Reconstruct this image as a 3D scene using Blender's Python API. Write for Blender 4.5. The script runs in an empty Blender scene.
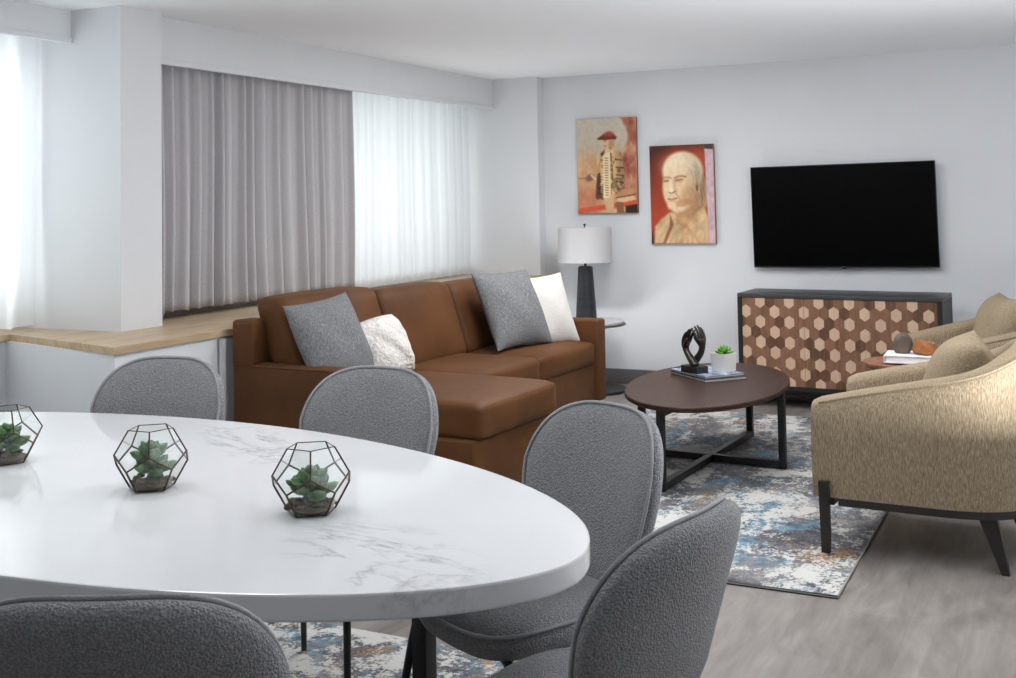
import bpy, bmesh, math, random
import numpy as np
from mathutils import Vector, Matrix

random.seed(7)
PI = math.pi
SC = bpy.context.scene
COL = SC.collection

# ------------------------------------------------------------------ camera
W_PX, H_PX = 1016.0, 678.0
FOC, PRIN_Y = 1134.27, 150.4
YAW, PITCH, ROLL = -0.45933836, 0.0440508, -0.0179811
fw = Vector((math.sin(YAW) * math.cos(PITCH), math.cos(YAW) * math.cos(PITCH), math.sin(PITCH)))
rt = Vector((math.cos(YAW), -math.sin(YAW), 0))
up = rt.cross(fw)
rt2 = rt * math.cos(ROLL) + up * math.sin(ROLL)
up2 = up * math.cos(ROLL) - rt * math.sin(ROLL)
cam_data = bpy.data.cameras.new('camera')
cam = bpy.data.objects.new('camera', cam_data)
COL.objects.link(cam)
m = Matrix.Identity(4)
for i in range(3):
    m[i][0] = rt2[i]; m[i][1] = up2[i]; m[i][2] = -fw[i]
m.translation = (0, 0, 1.45)
cam.matrix_world = m
cam_data.sensor_width = 36.0
cam_data.sensor_fit = 'HORIZONTAL'
cam_data.lens = FOC / W_PX * 36.0
cam_data.shift_y = -(H_PX / 2 - PRIN_Y) / W_PX
cam_data.clip_start = 0.05
cam_data.clip_end = 200
SC.camera = cam

# ------------------------------------------------------------------ world, lights, exposure
world = bpy.data.worlds.new('sky')
SC.world = world
world.use_nodes = True
bg = world.node_tree.nodes['Background']
bg.inputs[0].default_value = (0.93, 0.97, 1.0, 1)
bg.inputs[1].default_value = 1.0


def area_light(name, loc, rot, sx, sy, power, color=(1, 1, 1)):
    d = bpy.data.lights.new(name, 'AREA')
    d.shape = 'RECTANGLE'; d.size = sx; d.size_y = sy; d.energy = power; d.color = color
    o = bpy.data.objects.new(name, d); COL.objects.link(o)
    o.location = loc; o.rotation_euler = rot
    return o


# daylight outside the two windows, pointing +X into the room
area_light('window_daylight', (-7.4, 6.3, 2.0), (0, -PI / 2, 0), 4.0, 7.0, 215, (0.98, 0.99, 1.0))
area_light('window_daylight', (-6.8, 2.2, 1.9), (0, -PI / 2, 0), 3.2, 5.0, 245, (0.98, 0.99, 1.0))
# fill lamps added just below the ceiling, no fixtures there
for lx, ly, lp in ((-1.7, 5.2, 31), (-2.45, 6.5, 30), (-0.3, 6.2, 4), (0.2, 4.6, 11), (-2.4, 2.3, 11)):
    area_light('ceiling_fill', (lx, ly, 2.435), (0, 0, 0), 0.6, 0.6, lp, (0.99, 0.99, 1.0))
# fill added to brighten the ceiling: low left, sofa gap, right of the frame
area_light('upward_fill', (-3.95, 1.1, 0.06), (PI, 0, 0), 0.6, 0.6, 16, (0.97, 0.985, 1.0))
area_light('upward_fill', (-3.3, 7.45, 0.12), (PI, 0, 0), 0.5, 0.5, 11.0, (0.97, 0.985, 1.0))
area_light('upward_fill', (0.4, 3.9, 0.5), (PI, 0, 0), 1.0, 1.0, 135, (0.97, 0.985, 1.0))

SC.view_settings.view_transform = 'Standard'
SC.view_settings.look = 'None'
SC.view_settings.gamma = 1.0
SC.view_settings.exposure = -0.06
try:
    SC.view_settings.use_curve_mapping = False
except Exception:
    pass
SC.cycles.use_denoising = True
SC.cycles.max_bounces = 10
SC.cycles.transparent_max_bounces = 16
SC.cycles.caustics_reflective = False
SC.cycles.caustics_refractive = False
SC.cycles.sample_clamp_indirect = 6.0

# ------------------------------------------------------------------ materials
def srgb(r, g, b):
    def f(c):
        c /= 255.0
        return c / 12.92 if c <= 0.04045 else ((c + 0.055) / 1.055) ** 2.4
    return (f(r), f(g), f(b), 1.0)


class NT:
    def __init__(self, name):
        self.m = bpy.data.materials.new(name)
        self.m.use_nodes = True
        self.t = self.m.node_tree
        self.b = self.t.nodes['Principled BSDF']
        self.out = self.t.nodes['Material Output']

    def n(self, typ, **kw):
        nd = self.t.nodes.new(typ)
        for k, v in kw.items():
            if k.startswith('i_'):
                nd.inputs[k[2:].replace('_', ' ')].default_value = v
            else:
                setattr(nd, k, v)
        return nd

    def l(self, a, b):
        self.t.links.new(a, b)

    def coords(self, scale=(1, 1, 1), rot=(0, 0, 0), loc=(0, 0, 0), kind='Object'):
        tc = self.n('ShaderNodeTexCoord')
        mp = self.n('ShaderNodeMapping')
        mp.inputs['Scale'].default_value = scale
        mp.inputs['Rotation'].default_value = rot
        mp.inputs['Location'].default_value = loc
        self.l(tc.outputs[kind], mp.inputs['Vector'])
        return mp.outputs[0]

    def noise(self, vec, scale, detail=3, rough=0.5, dist=0.0):
        nd = self.n('ShaderNodeTexNoise')
        nd.inputs['Scale'].default_value = scale
        nd.inputs['Detail'].default_value = detail
        nd.inputs['Roughness'].default_value = rough
        nd.inputs['Distortion'].default_value = dist
        self.l(vec, nd.inputs['Vector'])
        return nd.outputs['Fac']

    def ramp(self, fac, stops, interp='LINEAR'):
        nd = self.n('ShaderNodeValToRGB')
        cr = nd.color_ramp
        cr.interpolation = interp
        while len(cr.elements) < len(stops):
            cr.elements.new(0.5)
        for e, (p, c) in zip(cr.elements, stops):
            e.position = p
            e.color = c if len(c) == 4 else (*c, 1)
        self.l(fac, nd.inputs[0])
        return nd.outputs[0]

    def mix(self, fac, a, b, mode='MIX'):
        nd = self.n('ShaderNodeMix', data_type='RGBA', blend_type=mode)
        for s, v in ((nd.inputs[0], fac), (nd.inputs[6], a), (nd.inputs[7], b)):
            if hasattr(v, 'links'):
                self.l(v, s)
            else:
                s.default_value = v
        return nd.outputs[2]

    def math(self, op, a, b=0.0):
        nd = self.n('ShaderNodeMath', operation=op)
        for s, v in ((nd.inputs[0], a), (nd.inputs[1], b)):
            if hasattr(v, 'links'):
                self.l(v, s)
            else:
                s.default_value = v
        return nd.outputs[0]

    def bump(self, h, strength=0.3, dist=0.01):
        nd = self.n('ShaderNodeBump')
        nd.inputs['Strength'].default_value = strength
        nd.inputs['Distance'].default_value = dist
        self.l(h, nd.inputs['Height'])
        self.l(nd.outputs[0], self.b.inputs['Normal'])

    def col(self, c):
        if hasattr(c, 'links'):
            self.l(c, self.b.inputs['Base Color'])
        else:
            self.b.inputs['Base Color'].default_value = c
        return self

    def set(self, rough=0.5, metal=0.0, spec=0.5, **kw):
        self.b.inputs['Roughness'].default_value = rough
        self.b.inputs['Metallic'].default_value = metal
        self.b.inputs['Specular IOR Level'].default_value = spec
        for k, v in kw.items():
            self.b.inputs[k.replace('_', ' ')].default_value = v
        return self


def plain(name, c, rough=0.5, metal=0.0, spec=0.5, bump=None, var=0.06):
    t = NT(name)
    v = t.coords()
    n = t.noise(v, 6.0, 4)
    lo = tuple(x * (1 - var) for x in c[:3]) + (1,)
    hi = tuple(min(1, x * (1 + var)) for x in c[:3]) + (1,)
    t.col(t.ramp(n, [(0.3, lo), (0.7, hi)])).set(rough, metal, spec)
    if bump:
        t.bump(t.noise(v, bump[0], 3), bump[1], bump[2])
    return t.m


M = {}
M['wall'] = plain('wall_paint', srgb(222, 224, 227), 0.75, spec=0.25, bump=(240, 0.06, 0.003), var=0.008)
M['ceiling'] = plain('ceiling_paint', srgb(240, 243, 247), 0.85, spec=0.15, bump=(160, 0.05, 0.003), var=0.006)
M['trim'] = plain('valance_paint', srgb(222, 224, 227), 0.6, spec=0.3, var=0.01)
M['baseboard'] = plain('grey_vinyl_base', srgb(98, 94, 93), 0.45, var=0.05)
M['black_metal'] = plain('black_metal', srgb(24, 24, 25), 0.42, metal=0.0, spec=0.5, var=0.1)
M['brass'] = plain('brass', srgb(120, 92, 48), 0.4, metal=1.0, var=0.1)
M['bronze_rim'] = plain('bronze_rim', srgb(120, 110, 100), 0.35, metal=0.7)
M['white_stone'] = plain('white_stone', srgb(226, 226, 226), 0.3, var=0.02)
M['white_ceramic'] = plain('white_ceramic', srgb(222, 220, 214), 0.6, var=0.03, bump=(90, .05, .002))
M['paper'] = plain('white_paper', srgb(232, 233, 235), 0.5, var=0.02)
M['page_edges'] = plain('page_edges', srgb(196, 192, 184), 0.7, var=0.05)
M['screen'] = plain('black_glass_screen', srgb(3, 3, 4), 0.3, spec=0.08, var=0.05)
M['tv_case'] = plain('black_plastic', srgb(12, 12, 13), 0.4, var=0.05)
M['grey_mark'] = plain('grey_mark', srgb(150, 150, 152), 0.5)
M['black_wood'] = plain('black_wood', srgb(30, 29, 29), 0.5, var=0.12)
M['dark_top'] = plain('charcoal_lacquer', srgb(62, 62, 64), 0.4, var=0.05)
M['frame_wood'] = plain('dark_frame_wood', srgb(34, 30, 27), 0.42, var=0.15)
M['bronze'] = plain('dark_bronze', srgb(62, 58, 52), 0.38, metal=0.65, var=0.25, bump=(60, .25, .004))
M['pot_soil'] = plain('soil', srgb(60, 50, 40), 0.9, var=0.3, bump=(120, .6, .01))
M['canvas_edge'] = plain('canvas_edge', srgb(150, 116, 96), 0.7)
M['stone_grey'] = plain('grey_brown_stone', srgb(92, 78, 68), 0.6, var=0.35, bump=(40, .5, .01))
M['stone_amber'] = plain('amber_stone', srgb(150, 92, 44), 0.35, var=0.45, bump=(30, .5, .01))
M['window_frame'] = plain('window_frame', srgb(150, 152, 155), 0.5)
M['furniture_foot'] = plain('sofa_foot', srgb(34, 26, 20), 0.5)


def leather():
    t = NT('brown_leather')
    v = t.coords()
    n = t.noise(v, 3.0, 4, 0.55)
    c = t.ramp(n, [(0.3, srgb(80, 50, 28)), (0.7, srgb(102, 65, 37))])
    t.col(c).set(0.55, spec=0.16)
    t.b.inputs['Sheen Weight'].default_value = 0.05
    t.b.inputs['Sheen Roughness'].default_value = 0.4
    t.b.inputs['Sheen Tint'].default_value = (1.0, 0.75, 0.5, 1)
    b = t.math('ADD', t.noise(v, 320, 2), t.math('MULTIPLY', t.noise(v, 7, 3), 6.0))
    t.bump(b, 0.12, 0.004)
    return t.m


M['leather'] = leather()


def boucle():
    t = NT('grey_boucle')
    v = t.coords()
    n = t.noise(v, 260, 2, 0.6)
    c = t.ramp(n, [(0.25, srgb(116, 116, 118)), (0.5, srgb(146, 146, 148)), (0.78, srgb(180, 180, 182))])
    t.col(c).set(0.92, spec=0.15)
    t.b.inputs['Sheen Weight'].default_value = 0.15
    vo = t.n('ShaderNodeTexVoronoi')
    vo.inputs['Scale'].default_value = 230
    t.l(v, vo.inputs['Vector'])
    t.bump(t.math('ADD', n, t.math('MULTIPLY', vo.outputs['Distance'], -0.7)), 0.9, 0.006)
    return t.m


M['boucle'] = boucle()
M['piping'] = plain('grey_piping', srgb(160, 160, 163), 0.9, spec=0.15, bump=(220, 0.6, 0.004), var=0.2)


def weave(name, a, b, c, scale=(260, 260, 26), rough=0.9, bs=0.4):
    t = NT(name)
    v = t.coords(scale=scale)
    n = t.noise(v, 1.0, 3, 0.6)
    v2 = t.coords()
    n2 = t.noise(v2, 9, 3)
    cc = t.ramp(n, [(0.28, a), (0.5, b), (0.74, c)])
    cc = t.mix(t.math('MULTIPLY', n2, 0.25), cc, b)
    t.col(cc).set(rough, spec=0.15)
    t.bump(n, bs, 0.004)
    return t.m


M['tan_weave'] = weave('tan_weave', srgb(96, 82, 65), srgb(146, 130, 107), srgb(190, 174, 149), scale=(420, 420, 38))
M['grey_weave'] = weave('grey_weave_cushion', srgb(78, 79, 81), srgb(120, 121, 123), srgb(168, 169, 170), scale=(330, 60, 330))
M['fuzzy_white'] = plain('fuzzy_white', srgb(226, 222, 217), 0.95, spec=0.1, bump=(55, 0.9, 0.02), var=0.05)
M['smooth_white'] = plain('white_cushion_cloth', srgb(214, 210, 205), 0.95, spec=0.1, bump=(70, 0.35, 0.008), var=0.03)


def curtain_mat():
    t = NT('grey_curtain_cloth')
    v = t.coords(scale=(200, 200, 200))
    n = t.noise(v, 1.0, 2)
    t.col(t.ramp(n, [(0.3, srgb(184, 182, 185)), (0.7, srgb(197, 195, 198))])).set(0.85, spec=0.2)
    t.bump(n, 0.15, 0.002)
    return t.m


M['curtain'] = curtain_mat()


def sheer_mat():
    t = NT('sheer_voile')
    nd = t.t.nodes
    dif = t.n('ShaderNodeBsdfDiffuse'); dif.inputs[0].default_value = srgb(238, 239, 241)
    tr = t.n('ShaderNodeBsdfTranslucent'); tr.inputs[0].default_value = srgb(244, 246, 248)
    tp = t.n('ShaderNodeBsdfTransparent'); tp.inputs[0].default_value = (1, 1, 1, 1)
    v = t.coords(scale=(500, 500, 500))
    n = t.noise(v, 1.0, 1)
    m1 = t.n('ShaderNodeMixShader'); m1.inputs[0].default_value = 0.62
    t.l(dif.outputs[0], m1.inputs[1]); t.l(tr.outputs[0], m1.inputs[2])
    m2 = t.n('ShaderNodeMixShader')
    t.l(t.math('MULTIPLY', n, 0.06), m2.inputs[0])
    t.l(m1.outputs[0], m2.inputs[1]); t.l(tp.outputs[0], m2.inputs[2])
    t.l(m2.outputs[0], t.out.inputs[0])
    return t.m


M['sheer'] = sheer_mat()


def glass_mat(name, tint=(0.98, 1.0, 0.99), edge=0.35):
    t = NT(name)
    tp = t.n('ShaderNodeBsdfTransparent'); tp.inputs[0].default_value = (*tint, 1)
    gl = t.n('ShaderNodeBsdfGlossy'); gl.inputs['Roughness'].default_value = 0.02
    fr = t.n('ShaderNodeLayerWeight'); fr.inputs[0].default_value = 0.5
    v = t.coords()
    n = t.noise(v, 30, 2)
    k = t.math('ADD', t.math('MULTIPLY', t.math('POWER', fr.outputs['Facing'], 4.0), 0.85), t.math('ADD', 0.07, t.math('MULTIPLY', n, 0.02)))
    m1 = t.n('ShaderNodeMixShader')
    t.l(k, m1.inputs[0]); t.l(tp.outputs[0], m1.inputs[1]); t.l(gl.outputs[0], m1.inputs[2])
    t.l(m1.outputs[0], t.out.inputs[0])
    return t.m


M['glass'] = glass_mat('clear_glass')


def floor_mat():
    t = NT('grey_oak_planks')
    v = t.coords(rot=(0, 0, PI / 2))
    br = t.n('ShaderNodeTexBrick')
    br.offset = 0.37
    br.inputs['Scale'].default_value = 1.0
    br.inputs['Brick Width'].default_value = 1.22
    br.inputs['Row Height'].default_value = 0.18
    br.inputs['Mortar Size'].default_value = 0.0012
    br.inputs['Mortar Smooth'].default_value = 0.1
    br.inputs['Color1'].default_value = (0.15, 0.15, 0.15, 1)
    br.inputs['Color2'].default_value = (0.9, 0.9, 0.9, 1)
    br.inputs['Mortar'].default_value = (0.5, 0.5, 0.5, 1)
    t.l(v, br.inputs['Vector'])
    v2 = t.coords(scale=(18, 1.6, 1))
    g1 = t.noise(v2, 1.0, 5, 0.6, 0.6)
    v3 = t.coords(scale=(5.5, 1.7, 1))
    g2 = t.noise(v3, 1.2, 5, 0.6, 1.4)
    base = t.ramp(g1, [(0.28, srgb(88, 81, 77)), (0.5, srgb(128, 121, 116)), (0.72, srgb(158, 152, 146))])
    base = t.mix(0.55, base, t.ramp(g2, [(0.32, srgb(96, 89, 84)), (0.68, srgb(160, 154, 148))]))
    plank = t.ramp(br.outputs['Color'], [(0.1, srgb(114, 108, 104)), (0.9, srgb(152, 146, 141))])
    c = t.mix(0.26, base, plank)
    c = t.mix(t.math('MULTIPLY', br.outputs['Fac'], 0.22), c, srgb(84, 78, 74))
    t.col(c).set(0.42, spec=0.4)
    t.bump(t.math('SUBTRACT', g1, t.math('MULTIPLY', br.outputs['Fac'], 2.0)), 0.12, 0.003)
    return t.m


M['floor'] = floor_mat()


def rug_mat(name, seed, light=0.0, fs=1.0, st=0.62):
    t = NT(name)
    fine = t.noise(t.coords(loc=(seed * 2, seed, 0)), 75, 3, 0.7)
    mid = t.noise(t.coords(loc=(seed * 3, seed, 0)), 24, 4, 0.75)
    jit = t.math('ADD', t.math('MULTIPLY', t.math('SUBTRACT', fine, 0.5), 0.36), t.math('MULTIPLY', t.math('SUBTRACT', mid, 0.5), 0.34))
    def nz(dx, sc, d=7, r=0.66, di=0.3):
        n = t.noise(t.coords(loc=(seed + dx, seed * 0.7 + dx * 0.3, 0), scale=(1.0, st, 1.0)), sc * fs, d, r, di)
        return t.math('ADD', n, jit)
    def sel(n, a, b, k=0.9):
        return t.ramp(n, [(a, (0, 0, 0)), (b, (k, k, k))])
    base = t.ramp(nz(0, 3.0), [(0.34, srgb(78, 78, 84)), (0.5, srgb(112, 111, 115)), (0.66, srgb(160, 157, 154))])
    base = t.mix(sel(nz(48, 3.2), 0.55, 0.60, 0.75), base, srgb(140, 126, 112))
    base = t.mix(sel(nz(21, 3.0), 0.495, 0.57, 0.85), base, t.ramp(mid, [(0.3, srgb(62, 98, 118)), (0.7, srgb(140, 168, 182))]))
    base = t.mix(sel(nz(33, 2.6), 0.60, 0.66, 0.8), base, srgb(168, 128, 86))
    base = t.mix(sel(nz(9, 3.4, 8, 0.7), 0.51 - light, 0.56 - light), base, srgb(206, 204, 199))
    t.col(base).set(0.95, spec=0.1)
    t.bump(fine, 0.6, 0.006)
    return t.m


M['rug'] = rug_mat('abstract_rug', 4.0)
M['rug2'] = rug_mat('abstract_rug_pale', 12.0, 0.02, 2.0, 0.9)
M['rug_edge'] = plain('rug_binding', srgb(150, 148, 145), 0.9, bump=(200, .5, .004))
M['rug_back'] = plain('rug_backing', srgb(40, 38, 37), 0.9)


def wood(name, a, b, scale=(2, 30, 30), rough=0.4, dist=1.0, spec=0.4):
    t = NT(name)
    v = t.coords(scale=scale)
    n = t.noise(v, 1.0, 5, 0.6, dist)
    t.col(t.ramp(n, [(0.3, a), (0.7, b)])).set(rough, spec=spec)
    t.bump(n, 0.06, 0.002)
    return t.m


M['ledge_wood'] = wood('pale_oak_ledge', srgb(172, 146, 116), srgb(202, 180, 150), scale=(14, 2.0, 14))
M['walnut_top'] = wood('dark_walnut_top', srgb(46, 31, 26), srgb(66, 46, 38), scale=(26, 2.2, 26), rough=0.42, spec=0.25)
M['side_wood'] = wood('warm_walnut', srgb(120, 82, 62), srgb(158, 112, 88), scale=(30, 3, 30))
M['hex_pale'] = wood('hex_pale_oak', srgb(196, 164, 138), srgb(214, 184, 158), scale=(50, 50, 6), rough=0.5)
M['hex_mid'] = wood('hex_mid_walnut', srgb(122, 86, 66), srgb(146, 106, 84), scale=(50, 50, 6), rough=0.5)
M['hex_dark'] = wood('hex_dark_walnut', srgb(84, 56, 42), srgb(118, 82, 62), scale=(60, 60, 5), rough=0.5)
M['hex_tan'] = wood('hex_tan_walnut', srgb(112, 80, 58), srgb(140, 104, 78), scale=(60, 60, 5), rough=0.5)


def marble():
    t = NT('white_marble')
    v = t.coords()
    n = t.noise(t.coords(rot=(0, 0, -0.35), scale=(0.7, 1.5, 1)), 3.0, 6, 0.6, 0.7)
    d = t.math('ABSOLUTE', t.math('SUBTRACT', n, 0.5))
    vein = t.ramp(d, [(0.0, (1, 1, 1)), (0.010, (0.6, 0.6, 0.6)), (0.04, (0, 0, 0))])
    fine = t.ramp(t.noise(v, 16, 6, 0.72), [(0.36, (0.1, 0.1, 0.1)), (0.58, (1, 1, 1))])
    tc = t.n('ShaderNodeTexCoord')
    total = None
    # patches where the veining surfaces (position, direction, half length, half width)
    for (x, y, ang, lx, ly) in MARBLE_PATCHES:
        mp = t.n('ShaderNodeMapping', vector_type='TEXTURE')
        mp.inputs['Location'].default_value = (x, y, 0.73)
        mp.inputs['Rotation'].default_value = (0, 0, ang)
        mp.inputs['Scale'].default_value = (lx, ly, 1)
        t.l(tc.outputs['Object'], mp.inputs['Vector'])
        ln = t.n('ShaderNodeVectorMath', operation='LENGTH')
        t.l(mp.outputs[0], ln.inputs[0])
        k = t.ramp(ln.outputs['Value'], [(0.45, (1, 1, 1)), (1.0, (0, 0, 0))])
        total = k if total is None else t.math('MAXIMUM', total, k)
    # a drifting band of finer lines inside each patch
    n2 = t.noise(t.coords(rot=(0, 0, 0.45), scale=(0.6, 1.6, 1), loc=(2, 0, 0)), 3.4, 5, 0.6, 0.5)
    d2 = t.math('ABSOLUTE', t.math('SUBTRACT', n2, 0.48))
    vein2 = t.ramp(d2, [(0.0, (0.8, 0.8, 0.8)), (0.008, (0.35, 0.35, 0.35)), (0.03, (0, 0, 0))])
    k = t.math('MULTIPLY', t.math('MULTIPLY', t.math('MAXIMUM', vein, vein2), total), fine)
    soft = t.noise(v, 1.5, 3)
    base = t.ramp(soft, [(0.3, srgb(226, 227, 229)), (0.7, srgb(236, 236, 237))])
    t.col(t.mix(t.math('MULTIPLY', k, 0.62), base, srgb(118, 118, 122))).set(0.10, spec=0.5)
    return t.m


MARBLE_PATCHES = [(1.08, -0.17, -0.40, 0.36, 0.19), (0.02, 0.47, -0.47, 0.42, 0.13), (-0.95, -0.25, 0.6, 0.3, 0.07)]
M['marble'] = marble()


def lamp_ceramic():
    t = NT('ribbed_black_ceramic')
    v = t.coords(scale=(3, 3, 70))
    n = t.noise(v, 1.0, 3)
    t.col(t.ramp(n, [(0.3, srgb(24, 26, 30)), (0.7, srgb(46, 49, 55))])).set(0.42, spec=0.5)
    t.bump(n, 0.5, 0.006)
    return t.m


M['lamp_ceramic'] = lamp_ceramic()


def shade_mat():
    t = NT('linen_lampshade')
    v = t.coords(scale=(200, 200, 200))
    n = t.noise(v, 1.0, 2)
    dif = t.n('ShaderNodeBsdfDiffuse'); tr = t.n('ShaderNodeBsdfTranslucent')
    c = t.ramp(n, [(0.3, srgb(226, 225, 226)), (0.7, srgb(238, 237, 238))])
    t.l(c, dif.inputs[0]); t.l(c, tr.inputs[0])
    ms = t.n('ShaderNodeMixShader'); ms.inputs[0].default_value = 0.35
    t.l(dif.outputs[0], ms.inputs[1]); t.l(tr.outputs[0], ms.inputs[2])
    t.l(ms.outputs[0], t.out.inputs[0])
    return t.m


M['lamp_shade'] = shade_mat()


def leaf_mat(name, a, b):
    t = NT(name)
    n = t.noise(t.coords(), 45, 3)
    t.col(t.ramp(n, [(0.3, a), (0.7, b)])).set(0.45, spec=0.4)
    t.b.inputs['Subsurface Weight'].default_value = 0.0
    return t.m


M['leaf_deep'] = leaf_mat('succulent_green', srgb(34, 72, 36), srgb(88, 132, 68))
M['leaf_bright'] = leaf_mat('bright_succulent_green', srgb(60, 116, 40), srgb(122, 172, 76))
M['pebble'] = plain('pebbles', srgb(96, 84, 68), 0.8, var=0.5, bump=(80, .4, .004))


def art_mat(name):
    t = NT(name)
    a = t.n('ShaderNodeAttribute'); a.attribute_name = 'print'
    t.col(a.outputs['Color']).set(0.32, spec=0.4)
    return t.m


M['print'] = art_mat('canvas_print')


def cover_mat(name, seed, stops):
    t = NT(name)
    n = t.noise(t.coords(loc=(seed, 0, 0), scale=(1, 1.6, 1)), 8, 4, 0.6, 0.6)
    t.col(t.ramp(n, stops)).set(0.22, spec=0.5)
    return t.m


M['cover_blue'] = cover_mat('magazine_cover', 2, [(0.3, srgb(46, 54, 66)), (0.5, srgb(112, 130, 156)), (0.62, srgb(178, 190, 208)), (0.75, srgb(226, 230, 236))])
M['cover_dark'] = cover_mat('dark_magazine_cover', 5, [(0.3, srgb(30, 30, 34)), (0.7, srgb(84, 84, 92))])


# ------------------------------------------------------------------ mesh helpers
class MB:
    def __init__(self):
        self.v = []; self.f = []; self.mi = []

    def add(self, vs, fs, mi=0):
        o = len(self.v)
        self.v += [tuple(p) for p in vs]
        self.f += [tuple(i + o for i in f) for f in fs]
        self.mi += [mi] * len(fs)
        return self

    def box(self, c, s, rz=0.0, mi=0, bevel=0.0, seg=3, rot=None):
        bm = bmesh.new()
        bmesh.ops.create_cube(bm, size=1.0)
        bmesh.ops.scale(bm, vec=s, verts=bm.verts)
        if bevel > 0:
            bmesh.ops.bevel(bm, geom=list(bm.edges), offset=min(bevel, min(s) * 0.49), segments=seg, profile=0.5, affect='EDGES')
        R = rot if rot is not None else Matrix.Rotation(rz, 3, 'Z')
        bm.verts.index_update()
        vs = [R @ v.co + Vector(c) for v in bm.verts]
        fs = [[v.index for v in f.verts] for f in bm.faces]
        bm.free()
        return self.add(vs, fs, mi)

    def tube(self, pts, r, n=10, closed=False, mi=0, cap=True):
        pts = [Vector(p) for p in pts]
        k = len(pts)
        rs = r if isinstance(r, (list, tuple)) else [r] * k
        rings = []
        prev = None
        for i, p in enumerate(pts):
            if closed:
                d = pts[(i + 1) % k] - pts[i - 1]
            else:
                d = pts[min(i + 1, k - 1)] - pts[max(i - 1, 0)]
            d.normalize()
            if prev is None:
                a = Vector((0, 0, 1)) if abs(d.z) < 0.9 else Vector((1, 0, 0))
                u = d.cross(a).normalized()
            else:
                u = (prev - d * prev.dot(d))
                if u.length < 1e-6:
                    u = d.orthogonal()
                u.normalize()
            prev = u
            w = d.cross(u)
            rings.append([p + (u * math.cos(2 * PI * j / n) + w * math.sin(2 * PI * j / n)) * rs[i] for j in range(n)])
        vs = [q for R in rings for q in R]
        fs = []
        for i in range(k if closed else k - 1):
            a, b = i * n, ((i + 1) % k) * n
            for j in range(n):
                fs.append((a + j, a + (j + 1) % n, b + (j + 1) % n, b + j))
        if cap and not closed:
            fs.append(tuple(reversed(range(n))))
            fs.append(tuple((k - 1) * n + j for j in range(n)))
        return self.add(vs, fs, mi)

    def lathe(self, prof, n=48, c=(0, 0, 0), mi=0, sx=1.0, sy=1.0, caps=True):
        vs = []; fs = []
        for (r, z) in prof:
            for j in range(n):
                a = 2 * PI * j / n
                vs.append((c[0] + r * sx * math.cos(a), c[1] + r * sy * math.sin(a), c[2] + z))
        for i in range(len(prof) - 1):
            for j in range(n):
                a, b = i * n, (i + 1) * n
                fs.append((a + j, a + (j + 1) % n, b + (j + 1) % n, b + j))
        if caps:
            fs.append(tuple(reversed(range(n))))
            fs.append(tuple((len(prof) - 1) * n + j for j in range(n)))
        return self.add(vs, fs, mi)

    def prism(self, poly, z0, z1, mi=0):
        n = len(poly)
        vs = [(x, y, z0) for x, y in poly] + [(x, y, z1) for x, y in poly]
        fs = [tuple(reversed(range(n))), tuple(range(n, 2 * n))]
        fs += [(i, (i + 1) % n, n + (i + 1) % n, n + i) for i in range(n)]
        return self.add(vs, fs, mi)

    def grid(self, fn, nu, nv, mi=0, cu=False):
        vs = [fn(i / (nu if cu else nu - 1), j / (nv - 1)) for i in range(nu) for j in range(nv)]
        fs = []
        for i in range(nu if cu else nu - 1):
            for j in range(nv - 1):
                a = i * nv + j; b = ((i + 1) % nu) * nv + j
                fs.append((a, b, b + 1, a + 1))
        return self.add(vs, fs, mi)

    def rbox(self, c, s, r, crown=(0, 0, 0), seg=10, rot=None, mi=0, fn=None):
        """softly rounded cushion block: half sizes rounded by r, faces crowned outward"""
        hx, hy, hz = s[0] / 2, s[1] / 2, s[2] / 2
        R = rot if rot is not None else Matrix.Identity(3)
        idx = {}; vs = []; fs = []
        def tt(i):
            t = -1 + 2 * i / seg
            return math.copysign(abs(t) ** 0.8, t)
        def vid(i, j, k):
            key = (i, j, k)
            if key in idx: return idx[key]
            p = Vector((tt(i) * hx, tt(j) * hy, tt(k) * hz))
            inn = Vector((max(-hx + r, min(hx - r, p.x)), max(-hy + r, min(hy - r, p.y)), max(-hz + r, min(hz - r, p.z))))
            d = p - inn
            q = inn + (d.normalized() * r if d.length > 1e-9 else Vector())
            a, b, e = q.x / hx, q.y / hy, q.z / hz
            cx = crown[0] * (1 - b * b) * (1 - e * e) * a
            cy = crown[1] * (1 - a * a) * (1 - e * e) * b
            cz = crown[2] * (1 - a ** 4) * (1 - b ** 4) * e
            q = q + Vector((cx, cy, cz))
            if fn: q = Vector(fn(q, a, b, e))
            q = R @ q + Vector(c)
            idx[key] = len(vs); vs.append(q)
            return idx[key]
        n = seg
        for a in range(n):
            for b in range(n):
                fs.append((vid(a, b, 0), vid(a, b + 1, 0), vid(a + 1, b + 1, 0), vid(a + 1, b, 0)))
                fs.append((vid(a, b, n), vid(a + 1, b, n), vid(a + 1, b + 1, n), vid(a, b + 1, n)))
                fs.append((vid(a, 0, b), vid(a + 1, 0, b), vid(a + 1, 0, b + 1), vid(a, 0, b + 1)))
                fs.append((vid(a, n, b), vid(a, n, b + 1), vid(a + 1, n, b + 1), vid(a + 1, n, b)))
                fs.append((vid(0, a, b), vid(0, a, b + 1), vid(0, a + 1, b + 1), vid(0, a + 1, b)))
                fs.append((vid(n, a, b), vid(n, a + 1, b), vid(n, a + 1, b + 1), vid(n, a, b + 1)))
        return self.add(vs, fs, mi)

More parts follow.
